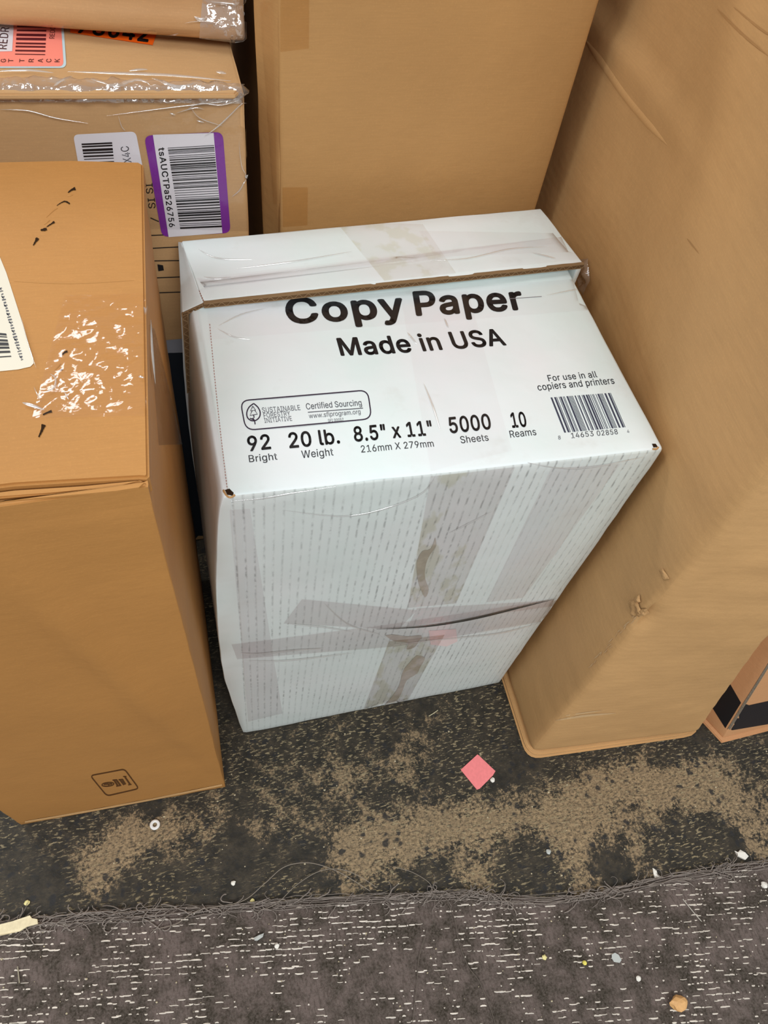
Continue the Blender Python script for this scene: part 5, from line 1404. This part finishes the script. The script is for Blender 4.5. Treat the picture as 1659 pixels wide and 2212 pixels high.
def sheet(name, pts, z, th_, mat, label, cat, wav=.0):
    P3 = [onz(x, y, z) for x, y in pts]
    n = len(P3)
    hi = [p + Vector((0, 0, th_ + wav * (i % 2))) for i, p in enumerate(P3)]
    acc = Acc()
    acc.add(P3 + hi, [list(range(n))[::-1], [n + i for i in range(n)]] + [[i, (i + 1) % n, n + (i + 1) % n, n + i] for i in range(n)])
    o = single(name, acc, mat, label, cat)
    bm = bmesh.new(); bm.from_mesh(o.data); bmesh.ops.recalc_face_normals(bm, faces=bm.faces); bm.to_mesh(o.data); bm.free()
    return o


def crumb(x, y, r, mat, label, cat='crumb', z=0.0, sx=1.0, flat=.6, name='crumb', seed=0):
    P = onz(x, y, z)
    r3 = r / (FPX / (CAM_LOC - P).length)
    bm = bmesh.new(); bmesh.ops.create_icosphere(bm, subdivisions=2, radius=1)
    for v in bm.verts:
        k = 1 + .35 * noise.noise(v.co * 1.3 + Vector((x, y, seed)))
        v.co = Vector((v.co.x * r3 * k * sx, v.co.y * r3 * k, (v.co.z * k * flat + flat) * r3))
    me = bpy.data.meshes.new(name); bm.to_mesh(me); bm.free(); me.materials.append(mat)
    lo = min(v.co.z for v in me.vertices); me.transform(Matrix.Translation((0, 0, -lo)))
    o = bpy.data.objects.new(name, me); COL.objects.link(o); o.location = (P.x, P.y, z + .0001)
    return tag(o, label, cat)


sheet('paper_square', [(995, 1663), (1031, 1630), (1034, 1632), (1070, 1666), (1064, 1676), (1036, 1704), (1030, 1706)], .0003, .0006, M_PINK,
      'small pink paper square lying on the dark floor', 'paper')
# washer
P = onz(335, 1782)
acc = Acc(); vs, fs = [], []
N_ = 28
for i in range(N_):
    a = 2 * pi * i / N_
    for r_, z_ in ((.0049, 0), (.0049, .0016), (.0043, .0022), (.0024, .0022), (.0020, .0016), (.0020, 0)):
        vs.append(P + Vector((cos(a) * r_, sin(a) * r_, z_ + .0002)))
for i in range(N_):
    j = (i + 1) % N_
    for q in range(6): fs.append([i * 6 + q, j * 6 + q, j * 6 + (q + 1) % 6, i * 6 + (q + 1) % 6])
acc.add(vs, fs)
single('washer', acc, plain('white_plastic', (236, 234, 230), .35, .4), 'small white ring lying in front of the orange-brown box', 'washer', True)
# wood splinter
M_WOOD = plain('pale_wood', (232, 216, 178), .7, .2, .4, 300, var=.08)
sheet('wood_splinter', [(-30, 2002), (0, 1998), (30, 1990), (66, 1978), (70, 1984), (82, 1986), (83, 1996), (60, 2002), (44, 2012), (4, 2021), (-30, 2024)], .0050, .0022, M_WOOD,
      'pale wood splinter at the left edge by the carpet', 'splinter', .0006)
M_WC = plain('white_crumb', (240, 234, 222), .6, .3)
M_YC = plain('yellow_crumb', (232, 218, 150), .6, .3)
M_OC = plain('tan_pebble', (222, 170, 110), .5, .4, .3, 300, var=.1)
M_GC = plain('grey_flake', (190, 192, 186), .4, .5)
crumb(1063, 1686, 5, M_WC, 'white crumb touching the pink paper square')
crumb(504, 1908, 4.5, M_WC, 'white crumb on the dark floor left of the loose thread')
crumb(545, 1947, 4.5, M_YC, 'cream crumb just above the carpet edge, below the thread')
sheet('paper_scrap', [(1586, 1838), (1592, 1842), (1598, 1836), (1607, 1842), (1616, 1850), (1608, 1858), (1600, 1854), (1592, 1850)], .0003, .0012, M_WC, 'torn white scrap on the floor near the right edge', 'paper', .0012)
sheet('paper_scrap', [(1409, 1875), (1416, 1880), (1420, 1890), (1427, 1896), (1424, 1901), (1414, 1898), (1411, 1888)], .0003, .0010, M_WC, 'narrow white scrap just above the carpet edge at right', 'paper', .001)
crumb(1649, 1912, 6, M_WC, 'white crumb on the carpet at the right edge', z=.003)
sheet('plastic_flake', [(1321, 2062), (1328, 2058), (1336, 2063), (1342, 2074), (1338, 2080), (1326, 2078), (1321, 2070)], .0036, .0008, M_GC, 'translucent grey flake on the carpet', 'flake')
crumb(1463, 2167, 12, M_OC, 'tan pebble on the carpet near the bottom right', 'pebble', .0026, 1.25, .7, 'pebble')
crumb(1175, 2068, 4.5, M_YC, 'cream crumb on the carpet left of the yellow one', z=.003)
crumb(1262, 2080, 3.8, plain('bright_yellow_crumb', (240, 226, 110), .6, .3), 'yellow crumb on the carpet beside the grey flake', z=.003)
sheet('paper_scrap', [(548, 2026), (560, 2020), (570, 2016), (568, 2024), (556, 2032), (550, 2032)], .0036, .001, M_GC, 'small grey-white scrap on the carpet left of centre', 'paper', .001)
crumb(598, 2044, 4.5, M_WC, 'white crumb on the carpet beside the grey-white scrap', z=.003)
crumb(1378, 2114, 4.5, M_WC, 'white crumb on the carpet above the tan pebble', z=.003)
crumb(1184, 1840, 5, M_GC, 'grey crumb on the floor between the pink square and the carpet', flat=.4)
crumb(59, 1951, 4.5, M_YC, 'cream crumb on the floor above the wood splinter')


def lpath(pts, z0, z1, k=7):
    p = smooth_line(pts, k); n = len(p)
    return [onz(q.x, q.y, z0 + z1 * abs(sin(2.3 * pi * i / n))) for i, q in enumerate(p)]


def thread(name, pts, rad, mat, label, z=.003, zz=.002):
    acc = Acc(); tube(acc, lpath(pts, z, zz), rad, 5)
    return single(name, acc, mat, label, 'thread', True)


M_THREAD = plain('grey_thread', (150, 138, 124), .7, .2)
M_HAIR = plain('dark_thread', (104, 94, 84), .6, .3)
thread('loose_thread', [(330, 2008), (380, 1996), (430, 1966), (520, 1948), (570, 1910), (610, 1875), (650, 1864), (690, 1868), (740, 1888), (800, 1925)], .00034, M_THREAD,
       'long grey thread arching from the carpet edge onto the floor')
thread('loose_thread', [(560, 1968), (600, 1950), (640, 1912), (690, 1882), (735, 1878), (775, 1892), (815, 1918)], .00030, M_THREAD, 'shorter grey thread arching beneath the long one')
thread('loose_thread', [(850, 1872), (890, 1884), (925, 1905), (936, 1925)], .00026, M_THREAD, 'short fine thread on the floor above the carpet centre')
thread('loose_thread', [(960, 1935), (982, 1985), (990, 2030), (1010, 2085), (1035, 2120), (1060, 2180), (1075, 2230)], .00036, M_HAIR, 'dark thread running down the carpet right of centre', .0042, .0008)
thread('loose_thread', [(922, 2010), (905, 2070), (900, 2130), (890, 2220)], .00036, M_HAIR, 'dark thread running down the carpet at its centre', .0042, .0008)
thread('plastic_sliver', [(1475, 1942), (1496, 1968), (1516, 1991)], .0004, plain('pale_sliver', (206, 198, 184), .4, .4), 'straight pale sliver on the carpet at right', .0042, .0003)
thread('plastic_sliver', [(926, 1547), (936, 1541), (946, 1534)], .0005, plain('pale_sliver_floor', (206, 196, 160), .4, .4), 'tiny pale sliver on the floor in front of the white box', .0006, .0003)
thread('plastic_sliver', [(38, 2088), (40, 2105), (42, 2124)], .0006, plain('tan_sliver', (160, 150, 128), .5, .4), 'short tan sliver on the carpet near the left edge', .0042, .0003)

# countless specks of grit
acc = Acc()
rg = random.Random(21)
for i in range(420):
    x, y = rg.uniform(-.32, .66), rg.uniform(-.32, -.02)
    if S_W.b.find_nearest(Vector((x, y, 0)))[3] < .02: continue
    h_ = S_CARPET.b.ray_cast(Vector((x, y, .05)), Vector((0, 0, -1)))[0]
    z_ = h_.z + .0006 if h_ is not None else .0001
    if abs(y - edge_y(x)) < .008: continue
    r_ = rg.choice((.0004, .0005, .0006, .0009)) * rg.uniform(.7, 1.2)
    c_ = Vector((x, y, z_))
    vs = [c_ + Vector((cos(a) * r_ * rg.uniform(.7, 1.4), sin(a) * r_, 0)) for a in (0, 1.3, 2.6, 3.9, 5.2)] + [c_ + Vector((0, 0, r_ * .9))]
    acc.add(vs, [[k, (k + 1) % 5, 5] for k in range(5)])
single('floor_grit', acc, plain('pale_grit', (206, 192, 160), .6, .3), 'fine pale specks of grit scattered over floor and carpet', 'grit')
bpy.data.objects['floor_grit']['kind'] = 'stuff'
